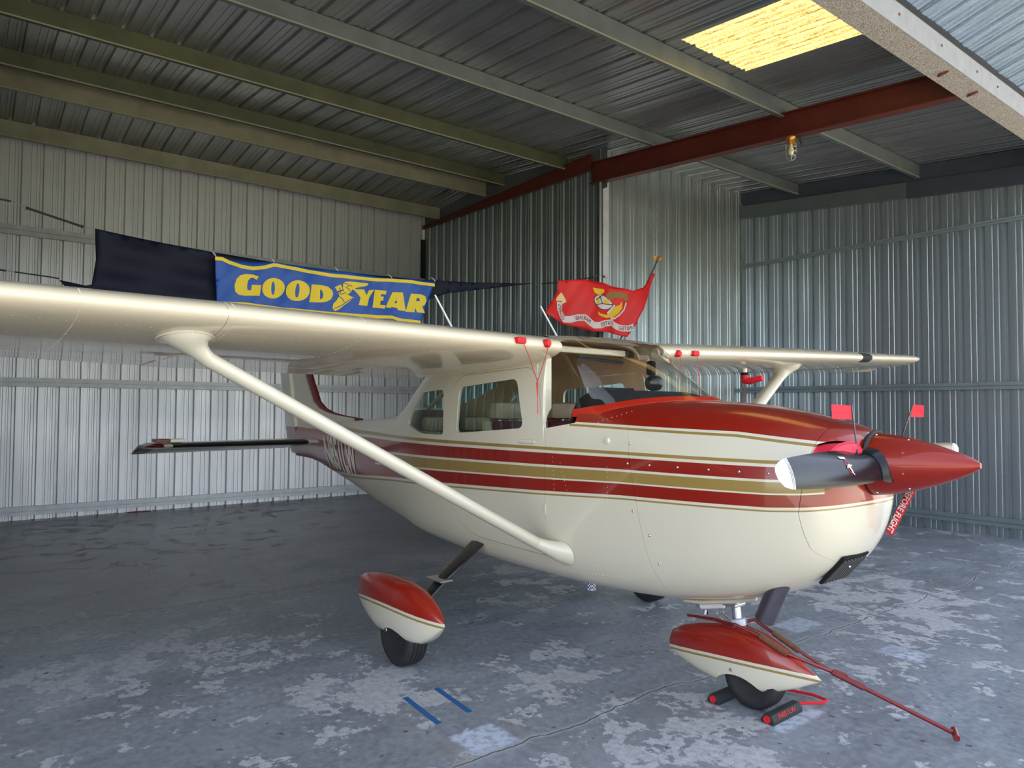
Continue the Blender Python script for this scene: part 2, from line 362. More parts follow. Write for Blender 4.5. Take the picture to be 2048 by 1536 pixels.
def panelmesh(prof,t0,t1,fn):
    """prof along a; t0,t1 may be functions of a; fn(a,off,t)->xyz"""
    v=[];
    for a,o in prof:
        v+=[fn(a,o,t0(a) if callable(t0) else t0),fn(a,o,t1(a) if callable(t1) else t1)]
    return mesh('panel',v,[(2*i,2*i+2,2*i+3,2*i+1) for i in range(len(prof)-1)])
W=3*P
def wall(name,axis,plane,a0,a1,top,m,out,depth=.03):
    root=empty(name,kind='structure')
    n=int(math.ceil((a1-a0)/W))
    for i in range(n):
        s=a0+i*W; pr=[p for p in ribprofile(3,depth,s) if p[0]<=a1+.06]; off=.0012*(i%2)
        fn=(lambda a,o,t:(plane+out*(o+off),a,t)) if axis=='x' else (lambda a,o,t:(a,plane+out*(o+off),t))
        me=panelmesh(pr,-.01,top,fn); obj('wall_panel',me,m,root)
    return root
wb=wall('wall_back','x',XB,-YB,YB,roofz(XB)+.03,M_wall,-1,.052)
wl=wall('wall_left_tail_bay','y',YB,XB,XC,lambda a:(5.215 if a<-4.88 else 4.90),M_walld,-1,.028)
ws=wall('wall_left_shoulder','x',XC,YB,YD,roofz(XC)+.03,M_wallc,-1)
wd=wall('wall_left','y',YD,XC,.0,lambda a:roofz(a)+.03,M_walle,1,.036)
wr=wall('wall_right_tail_bay','y',-YB,XB,XC,5.3,M_walld,1)
wrs=wall('wall_right_shoulder','x',XC,-YD,-YB,roofz(XC)+.03,M_walld,-1)
wr2=wall('wall_right','y',-YD,XC,.0,lambda a:roofz(a)+.03,M_walld,-1)
# gable infill over the tail bay side wall (above the rafter line)
def girt(parent,p0,p1,h,d,m,inn,groove=True):
    """C girt: p0->p1 along wall, h tall, d deep towards inn"""
    i=Vector(inn); b=MB()
    pts=[Vector((0,0,0)),i*d,i*d+Vector((0,0,h*.42)),i*(d-.012)+Vector((0,0,h*.44)),i*(d-.012)+Vector((0,0,h*.5)),i*d+Vector((0,0,h*.52)),i*d+Vector((0,0,h)),Vector((0,0,h))] if groove else [Vector((0,0,0)),i*d,i*d+Vector((0,0,h)),Vector((0,0,h))]
    b.prof(pts,p0,p1); return b.build('girt',m,parent)
for z,h in ((.07,.125),(1.905,.125),(4.067,.14)):
    girt(wb,(XB,-YB,z),(XB,YB,z),h,.05,M_girt,(1,0,0))
for z,h in ((.135,.115),(1.91,.095),(4.07,.06)):
    girt(wd,(XC,YD,z),(0,YD,z),h,.06,M_girtd,(0,-1,0))
girt(ws,(XC,YD-.25,1.92),(XC,YD,1.92),.06,.03,M_girtd,(1,0,0),False)
# corner trims
MB().box((XC-.02,YD-.05,0),(XC+.03,YD,5.2)).build('corner_trim',M_girtd,ws)
MB().box((XC-.03,YB-.03,0),(XC+.01,YB+.075,4.93)).build('corner_trim',plain('dark_corner_post',srgb(62,66,64),.6,.2),ws)
MB().box((XC+.001,YB+.045,0),(XC+.02,YB+.16,4.93)).build('corner_trim',M_girt,ws)
MB().box((XB+.0,YB-.07,4.2),(XB+.06,YB-.0,4.98)).build('corner_post',M_dark,wb)
MB().box((XB+.0,YB-.06,4.98),(XB+.05,YB-.01,5.25)).build('corner_post',M_white,wb)
# floor
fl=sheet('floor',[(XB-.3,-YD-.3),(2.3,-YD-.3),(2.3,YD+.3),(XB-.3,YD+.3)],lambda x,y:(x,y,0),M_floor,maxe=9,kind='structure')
sheet('apron',[(2.3,-30),(16,-30),(16,30),(2.3,30)],lambda x,y:(x,y,-.012),M_apron,maxe=99,kind='structure')
sheet('ground_grass',[(-60,-60),(90,-60),(90,60),(-60,60)],lambda x,y:(x,y,-.03),M_grass,maxe=999,kind='structure')
# ---- ceiling: sheets, purlins, rafters, header
ce=empty('ceiling',kind='structure')
def roofpan(y0,x0,x1,i,m=M_roof,n=3,name='roof_panel'):
    pr=ribprofile(n,.028,y0); off=.002*(i%2)+.001
    me=panelmesh(pr,x0,x1,lambda a,o,t:(t,a,roofz(t)+o+off)); return obj(name,me,m,ce)
i=0;y=-YD-.25
SKY0=1.70
edges=[]
yy=SKY0-W*math.ceil((SKY0+YD+.2)/W)
while yy<YD:
    if abs(yy-SKY0)<.01: yy+=W+P; continue
    inner=(yy+W>-YB-.05 and yy<YB)
    roofpan(yy,XC-.2 if not inner else -7.3,.01,i)
    if inner: roofpan(yy,XB-.1,-7.3,i)
    i+=1; yy+=W
roofpan(SKY0,-7.3,-1.62,0,n=4); roofpan(SKY0,XB-.1,-7.3,1,n=4)
sk=roofpan(SKY0,-1.66,.01,1,M_sky,n=4,name='skylight_panel'); sk['label']='translucent yellow fibreglass skylight panel'
def purlin(x,y0,y1,h=.185,m=M_purlin,face=1):
    b=MB(); z=roofz(x)-.003
    # Z/C section opening away from the door; lower flange lip coloured paler, as if catching the light
    s=face
    pts=[(0,0,0),(-s*.055,0,0),(-s*.055,0,-.003),(-s*.004,0,-.003),(-s*.004,0,-h+.004),(-s*.05,0,-h+.004),(-s*.05,0,-h),(0,0,-h)]
    b.prof([Vector(p) for p in pts],(x,y0,z),(x,y1,z)); o=b.build('purlin',m,ce)
    MB().prof([Vector(p) for p in ((s*.001,0,-h+.014),(s*.004,0,-h+.014),(s*.004,0,-h-.001),(s*.001,0,-h-.001))],(x,y0,z),(x,y1,z)).build('purlin_lip',M_lip,o)
    return o
purlin(-9.1,-YB,YB,.22,M_pure); purlin(-7.55,-YB,YB,.25,M_pure); purlin(-7.0,-YB,YB,.185); purlin(-5.4,-YB,YB)
purlin(-3.62,-YD,YD,.165,M_purg); purlin(-1.78,-YD,YD,.185,M_purg)
for x in (-9.1,-7.0,-5.4):  # sheet-metal closure webs between purlins along the tail bay wall
    pass
def web(x0,x1,y,drop0,drop1,m,name='closure_plate',t=.012,top=0):
    b=MB(); n=12; v=[]
    for k in range(n+1):
        x=x0+(x1-x0)*k/n; zt=roofz(x)-top; zb=(drop0+(drop1-drop0)*k/n)
        for yy in (y,y+t): v+=[(x,yy,zt),(x,yy,zb)]
    fc=[]
    for k in range(n):
        a=4*k;c=4*(k+1); fc+=[(a,a+1,c+1,c),(a+2,c+2,c+3,a+3),(a,c,c+2,a+2),(a+1,a+3,c+3,c+1)]
    fc+=[(0,2,3,1),(4*n,4*n+1,4*n+3,4*n+2)]
    return b.add(v,fc).build(name,m,ce)
M_clos=plain('dull_closure_sheet',srgb(92,96,94),.6,.3,var=.15,vs=4)
for s in (1,-1):
    web(XB,-4.62,s*(YB+.02),5.2,5.2,M_clos)
    web(-5.06,-4.60,s*(YB+.04),4.82,4.82,M_clos)  # added plate, blocks the slit of daylight behind the beam
    # red rafter over the tail bay wall, tapering, then the free beam to the header
    def ibeam(x0,x1,y,zb0,zb1,zt0,zt1,w=.13,name='red_beam'):
        b=MB(); tf=.012
        def seg(a0,a1,b0,b1,ww,yo=0):
            b.add([(x0,y-ww/2,a0),(x0,y+ww/2,a0),(x0,y+ww/2,b0),(x0,y-ww/2,b0),(x1,y-ww/2,a1),(x1,y+ww/2,a1),(x1,y+ww/2,b1),(x1,y-ww/2,b1)],[(0,1,2,3),(7,6,5,4),(0,4,5,1),(1,5,6,2),(2,6,7,3),(3,7,4,0)])
        seg(zb0,zb1,zb0+tf,zb1+tf,w); seg(zt0-tf,zt1-tf,zt0,zt1,w); seg(zb0+tf,zb1+tf,zt0-tf,zt1-tf,.014)
        return b.build(name,M_redox,ce)
    ibeam(XB+.02,-4.84,s*(YB-.05),5.185,5.10,5.25,5.34,.05,'red_rafter')
    ibeam(-4.86,.02,s*YB,4.912,4.515,5.225,4.775)
MB().lathe([(.02,0),(.02,.02)],(-4.75,YB-.02,4.9),(0,0,1),8).build('bolt',M_rust,ce)
# wing bay side rafters: dark web over a lighter channel
M_webd=plain('dark_steel_web',srgb(66,74,84),.5,.3,var=.1,vs=4); M_chan=plain('grey_steel_channel',srgb(92,102,104),.5,.35,var=.12,vs=4)
for s in (1,-1):
    y=s*(YD-.002)
    def pl(x0,x1,d0,d1,th,m,name):
        b=MB(); ya,yb=y,y-s*th
        b.add([(x0,ya,roofz(x0)-d1),(x0,yb,roofz(x0)-d1),(x0,yb,roofz(x0)-d0),(x0,ya,roofz(x0)-d0),(x1,ya,roofz(x1)-d1),(x1,yb,roofz(x1)-d1),(x1,yb,roofz(x1)-d0),(x1,ya,roofz(x1)-d0)],[(0,1,2,3),(7,6,5,4),(0,4,5,1),(1,5,6,2),(2,6,7,3),(3,7,4,0)])
        return b.build(name,m,ce)
    pl(XC,0,.005,.24,.03,M_webd,'side_rafter'); pl(XC+.01,-1.95,.235,.45,.075,M_chan,'side_channel'); pl(-1.95,0,.23,.46,.06,M_webd,'side_channel')
# header over the door: dusty underside and pale outer flashing
hd=MB().prof([Vector(p) for p in ((0,0,0),(.205,0,0),(.205,0,.20),(.19,0,.20),(.19,0,.012),(.012,0,.012),(.012,0,.38),(0,0,.38))],(.0,-YD,4.505),(.0,YD,4.505)).build('door_header',M_head,ce)
MB().prof([Vector(p) for p in ((.2055,0,.0),(.214,0,0),(.208,0,.2),(.19,0,.215),(.19,0,.205),(.2,0,.195))],(.0,-YD,4.505),(.0,YD,4.505)).build('header_flashing',M_headf,hd)
for y in (2.02,2.77,3.5,3.98,1.3,.6): MB().lathe([(.012,0),(.009,.006)],(.213,y,4.61),(1,0,0),6).build('screw',M_brown,hd)
for y in (3.05,3.68): 
    MB().tube([(.06,y+.03,4.50),(.10,y,4.498),(.16,y-.01,4.5)],[.006,.016,.01],8).build('rust_stub',M_rust,hd)
# open tilt-up door leaf above the opening
dr=empty('door_1',kind='structure')
kz=.30
for i in range(18):
    s=-YD+i*W*1.0
    pr=ribprofile(3,.03,s); off=.004*(i%2)
    me=panelmesh(pr,0,1.6,lambda a,o,t:(.225+t*math.cos(.291)-(o+off)*.287,a,4.735+t*math.sin(.291)+(o+off)*.958+.012*math.sin((a-s)/W*PI)))
    obj('door_panel',me,M_door,dr)
MB().box((.01,-YD,4.70),(.19,YD,4.98)).build('header_closure',M_dark,hd)
sheet('door_sealing_gap',[(.205,-YD),(.215,-YD),(.215,YD),(.205,YD)],lambda x,y:(x+.012,y,4.70+(x-.205)*2),M_dark,dr,maxe=99)
# stains and patches on the back wall, red strip at its foot
rs=MB().box((-.02,-.16,0),(.02,.16,.012)).build('floor_strip',M_rust,None,label='thin red-brown strip lying on the floor at the foot of the back wall',cat='strip'); rs.location=(XB+.09,-1.33,.0)

# ============================================================ THE AIRPLANE  (plane frame: x forward, y left, z up)
air=empty('airplane',(0,0,0),YAWP,'cream high-wing airplane with copper red and gold stripes parked in the hangar','airplane')
ST=[(-6.05,1.40,1.22,1.03,.035,2,2),(-5.6,1.43,1.22,1.02,.07,2,2),(-5.0,1.46,1.20,.93,.14,2.2,2.2),(-4.2,1.505,1.18,.80,.25,2.4,2.6),(-3.6,1.54,1.18,.70,.34,2.6,3),
(-3.15,1.60,1.19,.64,.41,2.8,3.2),(-2.9,1.72,1.2,.61,.445,3,3.5),(-2.55,1.93,1.2,.57,.50,3.8,4),(-2.3,2.02,1.2,.55,.525,5,4),(-1.8,2.09,1.2,.52,.545,6,4),(-1.3,2.12,1.2,.51,.55,6,4),(-.862,2.105,1.2,.51,.548,6,4)]
ST2=[(-.858,1.70,1.2,.51,.548,6,4),(-.6,1.705,1.17,.517,.545,4.6,3.8),(-.45,1.705,1.15,.52,.54,3.9,3.6),(-.06,1.69,1.15,.545,.53,3.5,3.2),(.3,1.665,1.15,.61,.51,3.1,2.8),(.55,1.63,1.17,.69,.475,2.8,2.6),
(.75,1.585,1.19,.80,.43,2.7,2.4),(.84,1.56,1.22,.885,.39,2.6,2.3),(.895,1.535,1.27,.98,.33,2.5,2.2),(.925,1.51,1.31,1.08,.25,2.4,2.1),(.942,1.50,1.35,1.19,.17,2.2,2)]
def slopes(T,j):
    n=len(T);d=[(T[i+1][j]-T[i][j])/(T[i+1][0]-T[i][0]) for i in range(n-1)];m=[d[0]]
    for i in range(1,n-1): m.append(0 if d[i-1]*d[i]<=0 else 2*d[i-1]*d[i]/(d[i-1]+d[i]))
    return m+[d[-1]]
SL=[[slopes(T,j) for j in range(1,7)] for T in (ST,ST2)]
def sec(x):
    k=0 if x<=-.86 else 1; T=(ST,ST2)[k]; x=min(max(x,T[0][0]),T[-1][0])
    i=0
    while i<len(T)-2 and x>T[i+1][0]: i+=1
    h=T[i+1][0]-T[i][0]; t=(x-T[i][0])/h; o=[]
    for j in range(6):
        m=SL[k][j]; a,b=T[i][j+1],T[i+1][j+1]
        o.append((2*t**3-3*t*t+1)*a+(t**3-2*t*t+t)*h*m[i]+(-2*t**3+3*t*t)*b+(t**3-t*t)*h*m[i+1])
    return o
def hw(x,z):
    zt,zc,zb,w_,nu,nl=sec(x)
    q=(z-zc)/(zt-zc) if z>zc else (zc-z)/(zc-zb); n=nu if z>zc else nl
    q=min(q,.9999); return w_*(1-q**n)**(1/n)
def ring(x,n=72):
    zt,zc,zb,w_,nu,nl=sec(x); o=[]
    for k in range(n):
        a=2*PI*k/n; c,s=math.cos(a),math.sin(a); e=nu if s>=0 else nl
        y=w_*math.copysign(abs(c)**(2/e),c); z=zc+((zt-zc) if s>=0 else (zc-zb))*math.copysign(abs(s)**(2/e),s); o.append((x,y,z))
    return o
xs=[-6.05,-5.9,-5.6,-5.3,-5,-4.7,-4.4,-4.2,-3.9,-3.6,-3.4,-3.25,-3.15,-3.05,-2.95,-2.85,-2.75,-2.65,-2.55,-2.45,-2.35,-2.2,-2.05,-1.9,-1.7,-1.5,-1.3,-1.1,-.95,-.862,-.858,-.75,-.6,-.45,-.3,-.15,-.05,.1,.2,.3,.4,.5,.6,.7,.76,.80,.82,.84,.86,.88,.895,.91,.92,.93,.938,.942]
def shell(off,th,inner=True):
    b=MB(); b.loft([ring(x) for x in xs]); me=mesh('shell',b.v,b.f); bm=bmesh.new(); bm.from_mesh(me); bmesh.ops.recalc_face_normals(bm,faces=bm.faces); bm.to_mesh(me); bm.free()
    me.materials.append(M_fus); me.materials.append(M_tan)
    o=obj('tmp',me); 
    if off:
        for v in me.vertices: pass
        bm=bmesh.new(); bm.from_mesh(me); bm.normal_update()
        for v in bm.verts: v.co-=v.normal*off
        bm.to_mesh(me); bm.free()
    md=o.modifiers.new('s','SOLIDIFY'); md.thickness=th; md.offset=-1; md.material_offset=1; md.material_offset_rim=0
    return bake(o)
def bake(o):
    dg=bpy.context.evaluated_depsgraph_get(); me=bpy.data.meshes.new_from_object(o.evaluated_get(dg)); o.modifiers.clear(); o.data=me; return o
def cutter(poly,y0,y1,round_=0,axis='y',solid=True):
    """prism from an (x,z) polygon with rounded corners"""
    if round_:
        out=[];n=len(poly)
        for i in range(n):
            p=Vector(poly[i]);a=Vector(poly[i-1]);b=Vector(poly[(i+1)%n]); rr=round_[i] if isinstance(round_,(list,tuple)) else round_
            rr=min(rr,(a-p).length*.45,(b-p).length*.45); p0=p+(a-p).normalized()*rr; p1=p+(b-p).normalized()*rr
            for k in range(6):
                t=k/5; q=(1-t)**2*p0+2*t*(1-t)*p+t*t*p1; out.append((q.x,q.y))
        poly=out
    n=len(poly)
    v=[(p[0],y0,p[1]) for p in poly]+[(p[0],y1,p[1]) for p in poly]
    if axis=='x': v=[(y0,p[0],p[1]) for p in poly]+[(y1,p[0],p[1]) for p in poly]
    fc=[(i,(i+1)%n,(i+1)%n+n,i+n) for i in range(n)]+[tuple(range(n))[::-1],tuple(range(n,2*n))]
    me=mesh('c',v,fc); bm=bmesh.new(); bm.from_mesh(me); bmesh.ops.recalc_face_normals(bm,faces=bm.faces); bm.to_mesh(me); bm.free()
    return obj('cut',me)
def boolean(src,cuts,op='DIFFERENCE',name='x',parent=air,m=None,keep=True):
    o=bpy.data.objects.new(name,src.data.copy()); COL.objects.link(o)
    for c in cuts:
        md=o.modifiers.new('b','BOOLEAN'); md.object=c; md.operation=op; md.solver='EXACT'
    bake(o); o.parent=parent
    if m: 
        o.data.materials.clear(); o.data.materials.append(m)
    for p in o.data.polygons: p.use_smooth=True
    try: o.data.set_sharp_from_angle(angle=math.radians(32))
    except Exception: pass
    return o
SH=shell(0,.022)
GL=shell(.007,.005)
def mir(poly): return poly
WD=[(-1.823,1.449),(-1.052,1.505),(-1.126,1.832),(-1.793,1.785)]
WR=[(-1.998,1.428),(-2.34,1.43),(-2.615,1.50),(-2.52,1.63),(-2.36,1.755),(-2.007,1.775)]
DOOR=[(-1.93,1.30),(-1.90,.98),(-1.80,.80),(-1.62,.72),(-.84,.70),(-.835,1.45),(-.93,1.83),(-1.0,1.905),(-1.78,1.872),(-1.90,1.78)]
cW=[];doors=[]
for s in (-1,1):
    y0,y1=(-.8,-.28) if s<0 else (.28,.8)
    cW.append((cutter(WD,y0,y1,.055),cutter(WR,y0,y1,[.05,.05,.05,.03,.03,.05]),cutter(DOOR,y0,y1,[.02,.05,.1,.1,.05,.02,.05,.06,.08,.05]),cutter([(Vector(p)-Vector((-1.35,1.3))).normalized()*-.0035+Vector(p) for p in [Vector(q) for q in DOOR]],y0,y1,[.02,.05,.1,.1,.05,.02,.05,.06,.08,.05])))
cWS=cutter([(-.94,1.53),(-.60,1.45),(-.60,1.9),(-.80,2.085),(-.94,2.085)],-.475,.475)
cWS2=cutter([(-.8600,1.506),(-.60,1.548),(-.60,1.9),(-.8600,1.9)],-.8,.8)
cRW=cutter([(-.34,1.0),(.34,1.0),(.30,1.25),(-.30,1.25)],0,1) ; bpy.data.objects.remove(cRW)
# rear windscreen: two lights cut through the sloping back
def boxcut(x0,x1,y0,y1,z0,z1): return cutter([(x0,z0),(x1,z0),(x1,z1),(x0,z1)],y0,y1)
cB=[cutter([(-3.08,1.63),(-3.02,1.60),(-2.50,1.84),(-2.52,1.93)],.02,.40,.015),cutter([(-3.08,1.63),(-3.02,1.60),(-2.50,1.84),(-2.52,1.93)],-.40,-.02,.015)]
cFW=cutter([(-.205,1.80),(-.215,1.60),(.04,.45),(2,.45),(2,1.8)],-1,1)      # everything ahead of the firewall seam
cFW2=cutter([(-.2025,1.80),(-.2125,1.60),(.0425,.45),(2,.45),(2,1.8)],-1,1)
cNB=cutter([(.835,1.8),(.80,1.35),(.775,1.15),(.80,.98),(.90,.80),(2,.4),(2,1.8)],-1,1)
cNB2=cutter([(.8375,1.8),(.8025,1.35),(.7775,1.15),(.8025,.98),(.9025,.80),(2,.4),(2,1.8)],-1,1)
def ellpoly(cy_,cz,ry,rz,n=28): return [(cy_+ry*math.cos(2*PI*k/n),cz+rz*math.sin(2*PI*k/n)*(1 if math.sin(2*PI*k/n)>0 else .8)) for k in range(n)]
cI=[cutter(ellpoly(s*.245,1.415,.118,.075),.80,1.3,axis='x') for s in (-1,1)]
cEX=cutter([(.49+.085*math.cos(k*PI/10),-.22+.06*math.sin(k*PI/10)) for k in range(20)],0,1)
# exhaust cut-out: vertical elliptic prism
me=cEX.data
for v in me.vertices: v.co=Vector((v.co.x,v.co.z,.55+.33*v.co.y))
allwin=[c for s in cW for c in s[:2]]
fus=boolean(SH,[cFW]+[s[2] for s in cW]+[s[1] for s in cW]+[cWS,cWS2]+cB,'DIFFERENCE','fuselage')
for i,s in enumerate(cW):
    d=boolean(SH,[s[3]],'INTERSECT','door'); d2=boolean(d,[s[0]],'DIFFERENCE','door'); bpy.data.objects.remove(d)
    d2['label']='cabin door with a framed window' ; doors.append(d2)
    g=boolean(GL,[s[0]],'INTERSECT','door_window',m=M_glass,parent=d2)
    g2=boolean(GL,[s[1]],'INTERSECT','rear_side_window',m=M_glass)
for c in cB: boolean(GL,[c],'INTERSECT','rear_windscreen',m=M_glass)
t=boolean(SH,[cFW2],'INTERSECT','t'); cowl=boolean(t,[cNB,cEX],'DIFFERENCE','cowling'); bpy.data.objects.remove(t)
t=boolean(SH,[cNB2],'INTERSECT','t'); nose=boolean(t,cI,'DIFFERENCE','nose_bowl'); bpy.data.objects.remove(t)
def purge():
    for o in list(bpy.data.objects):
        if o.name.startswith('cut') or o.name.startswith('tmp'): bpy.data.objects.remove(o)
purge()
# ---- windshield
def bx(y): q=min(abs(y)/.53,.9999); return -.90+.875*(1-q**2.2)**.7
def deckz(x,y):
    zt,zc,zb,w_,nu,nl=sec(max(x,-.857)); q=min(abs(y)/w_,.9999); return zc+(zt-zc)*(1-q**nu)**(1/nu)
NW=28; base=[];top=[]
TOPC=[(-.93,.520,1.915),(-.80,.515,1.945),(-.725,.505,1.99),(-.70,.48,2.045),(-.735,.40,2.095),(-.80,.25,2.112),(-.82,0,2.118)]
def polyat(P_,t):
    L=[0]
    for i in range(len(P_)-1): L.append(L[-1]+(Vector(P_[i+1])-Vector(P_[i])).length)
    t*=L[-1]
    for i in range(len(P_)-1):
        if t<=L[i+1]+1e-9: k=(t-L[i])/(L[i+1]-L[i]); return Vector(P_[i]).lerp(Vector(P_[i+1]),k)
    return Vector(P_[-1])
BASE=[(-.905,.527,1.505)]+[(bx(y),y,deckz(bx(y),y)+.004) for y in (.52,.51,.49,.46,.42,.37,.31,.24,.16,.08,0)]
rings=[]
for s in (-1,1): 
    pass
cols=[]
for k in range(2*NW+1):
    t=k/NW; s=-1 if t<1 else 1; t=t if t<=1 else 2-t
    a=polyat(BASE,t); b=polyat(TOPC,t); a.y*=s; b.y*=s; cols.append((a,b))
v=[];n=12
for a,b in cols:
    for j in range(n+1):
        q=j/n; p=a.lerp(b,q); bul=.05*math.sin(PI*q); p+=Vector((bul*.8,0,bul*.5)); v.append(p)
fc=[(i*(n+1)+j,(i+1)*(n+1)+j,(i+1)*(n+1)+j+1,i*(n+1)+j+1) for i in range(2*NW) for j in range(n)]
obj('windshield',mesh('windshield',v,fc,True),M_wsh,air)
# red collar at its foot, trims along the edges
cb=[a.copy() for a,b in cols if abs(a.y)<.492]
col_=MB(); v=[]
for a in cb:
    nrm=Vector((1,a.y*1.2,0)).normalized(); tp_=min(1,max(0,(.505-abs(a.y))/.06)); o2=a+nrm*(.006+.039*tp_)
    for p,dz in ((a,.004+.012*tp_),(a+nrm*.004,.004+.018*tp_),(o2,.001),(o2,-.02)):
        v.append((p.x,p.y,(deckz(p.x,p.y) if p is not a else a.z)+dz))
m4=4; fc=[(i*4+j,(i+1)*4+j,(i+1)*4+j+1,i*4+j+1) for i in range(len(cb)-1) for j in range(3)]
obj('windshield_collar',mesh('c',v,fc,True),NM('bright_red_collar',.4,.2,.4,srgb(190,40,14)).m,air)
for s in (-1,1):
    MB().tube([(-.905,s*.530,1.50),(-.91,s*.529,1.65),(-.925,s*.526,1.80),(-.94,s*.518,1.92)],[.013,.013,.013,.013],6).build('windshield_frame',M_cream,air)
    MB().tube([(-.893,s*.536,1.50),(-.90,s*.535,1.65),(-.915,s*.530,1.80),(-.93,s*.520,1.91)],.004,5).build('windshield_seal',M_dark,air)
# glareshield, panel, compass
def gx(y): return bx(y)-.015
ys=[-.47+.94*k/24 for k in range(25)]
v=[];fc=[]
for y in ys:
    x0=max(gx(y),-.66+.0); x1=-.74+.06*(abs(y)/.47)**3
    x0=max(x0,x1+.01)
    zt=1.70
    hb=.050*(1-(abs(y)/.49)**3); dz_=min(deckz(-.45,y),1.70)
    for p in ((x0,deckz(x0,y)+.008),(x0*.7+x1*.3,max(deckz(x0*.7+x1*.3,y)+.012,deckz(x0,y)+.01)+hb*.6),(x1+.04,dz_+.010+hb),(x1,dz_+hb),(x1-.005,dz_-.05),(x1+.06,1.25)): v.append((p[0],y,p[1]))
for i in range(24):
    for j in range(5): fc.append((i*6+j,(i+1)*6+j,(i+1)*6+j+1,i*6+j+1))
gs=obj('glareshield',mesh('g',v,fc,True),M_matte,air); thicken(gs,.012)
MB().box((-.70,-.30,1.745),(-.56,-.02,1.768)).build('dash_box',M_matte,air,bevel=.006)
cp_=MB(); cp_.lathe([(.0,-.06),(.03,-.052),(.046,-.034),(.052,-.01),(.05,.02),(.038,.042),(.02,.053),(0,.056)],(-.44,.03,1.80),(.75,.65,0),20); cp_.lathe([(.02,0),(.015,.05)],(-.44,.03,1.715),(0,0,1),12); cp_.build('compass',M_black,air,smooth=True)
# wing-root trim inside, cross tube, visor, vents, striped sun shades omitted (they are reflections)
ct=MB(); ct.box((-.035,-.36,-.022),(.03,.36,.022)); ct=ct.build('cross_spar',M_cream,air,bevel=.008); ct.location=(-1.0,.0,2.035)
MB().box((-.04,.36,-.028),(.04,.44,.028)).build('spar_bracket',M_black,ct,bevel=.004)
MB().tube([(-.95,-.15,1.985),(-.95,.30,1.965)],.011,8).build('visor_rod',M_black,air)
MB().box((-.80,.375,1.87),(-.74,.425,1.975)).build('speaker_mic',M_matte,air,bevel=.015)
# ---- seats
def seat(x,y,w_=.40,back=True,zt=1.68):
    r=empty('seat',(x,y,0),0,parent=air)
    hr=MB(); hr.box((-.055,-w_/2+.02,zt-.13),(.065,w_/2-.02,zt)); hr.build('headrest',M_leather,r,bevel=.035,smooth=True)
    bk=MB(); bk.add([(-.06,-w_/2,zt-.14),(.06,-w_/2,zt-.14),(.06,w_/2,zt-.14),(-.06,w_/2,zt-.14),(.04,-w_/2-.02,1.0),(.17,-w_/2-.02,1.0),(.17,w_/2+.02,1.0),(.04,w_/2+.02,1.0)],[(0,1,2,3),(7,6,5,4),(0,4,5,1),(1,5,6,2),(2,6,7,3),(3,7,4,0)]); bk.build('seat_back',M_vel,r,bevel=.03,smooth=True)
    for s in (-1,1): MB().tube([(-.01,s*(w_/2+.005),zt-.15),(.05,s*(w_/2+.02),1.3),(.11,s*(w_/2+.02),1.02)],[.04,.055,.055],10).build('side_bolster',M_leather,r,smooth=True)
    MB().box((.03,-w_/2-.03,.92),(.50,w_/2+.03,1.06)).build('seat_cushion',M_vel,r,bevel=.03,smooth=True)
    return r
seat(-1.53,-.27); seat(-1.53,.27)
seat(-2.60,-.20,.32,zt=1.56); seat(-2.60,.20,.32,zt=1.56)
for s in (-1,1): MB().box((-2.70,s*.375-.02,.95),(-2.3,s*.375+.02,1.44)).build('rear_side_panel',M_tanin,air,bevel=.01)

# ============================================================ wings
def foil(fr):
    t=.12; f_=max(fr,0); yt=5*t*(.2969*math.sqrt(f_)-.126*f_-.3516*f_**2+.2843*f_**3-.1036*f_**4)
    yc=.02/.16*(.8*f_-f_*f_) if f_<.4 else .02/.36*(.2+.8*f_-f_*f_); return yc,yt
def wingsec(sd,y,f0=0,f1=1,n=26,sh=1,dz=0,sq=1):
    ay=abs(y)
    if sd<0: zl=2.022+.0140*(ay-.5); ztE=1.862+.0125*(ay-.5)
    else: zl=2.042+.0378*(ay-.5); ztE=1.905+.0378*(ay-.5)
    xl=-.735; xt=-2.35
    if ay>2.54: k=(ay-2.54)/2.9; xl-=.10*k; xt+=.40*k; ztE+=.015*k
    if ay>5.2: k=min((ay-5.2)/.27,1); e=math.sqrt(max(1-k*k,0)); mid=(xl*.62+xt*.38); xl=mid+(xl-mid)*(.25+.75*e); xt=mid+(xt-mid)*(.25+.75*e); sq=max(e,.05); zl+=.01*k
    c=xl-xt; o=[]
    fs=[f0+(f1-f0)*(1-math.cos(PI*k/n))/2 for k in range(n+1)]
    for fr in fs: yc,yt=foil(fr); o.append((xl-fr*c,y*1.0,zl+(ztE-zl)*fr+(yc+yt*sq)*c+dz*(fr-f0)))
    for fr in fs[::-1][(1 if f1>=.999 else 0):(-1 if f0<=0 else None)]: yc,yt=foil(fr); o.append((xl-fr*c,y,zl+(ztE-zl)*fr+(yc-yt*sq)*c+dz*(fr-f0)))
    return o
nw_=NM('cream_wing_paint_wavy',.27,0,.8,srgb(220,206,178)); vv=nw_.coords(); wv=nw_.noise(nw_.mapping(vv,(3,2.2,3)),1.6,3,.5,.4); nw_.bump(wv,.22,.02); M_wing=nw_.m
def rivets(pts,parent,r=.0032,m=None,name='rivets'):
    b=MB(); 
    for p,nn in pts:
        nn=Vector(nn).normalized(); p=Vector(p); a=nn.orthogonal().normalized(); c=nn.cross(a)
        b.add([p+r*(math.cos(k*PI/3)*a+math.sin(k*PI/3)*c) for k in range(6)]+[p+nn*r*.55],[(k,(k+1)%6,6) for k in range(6)])
    o=b.build(name,m or M_cream,parent,smooth=False,fix=False); o['kind']='stuff'; return o
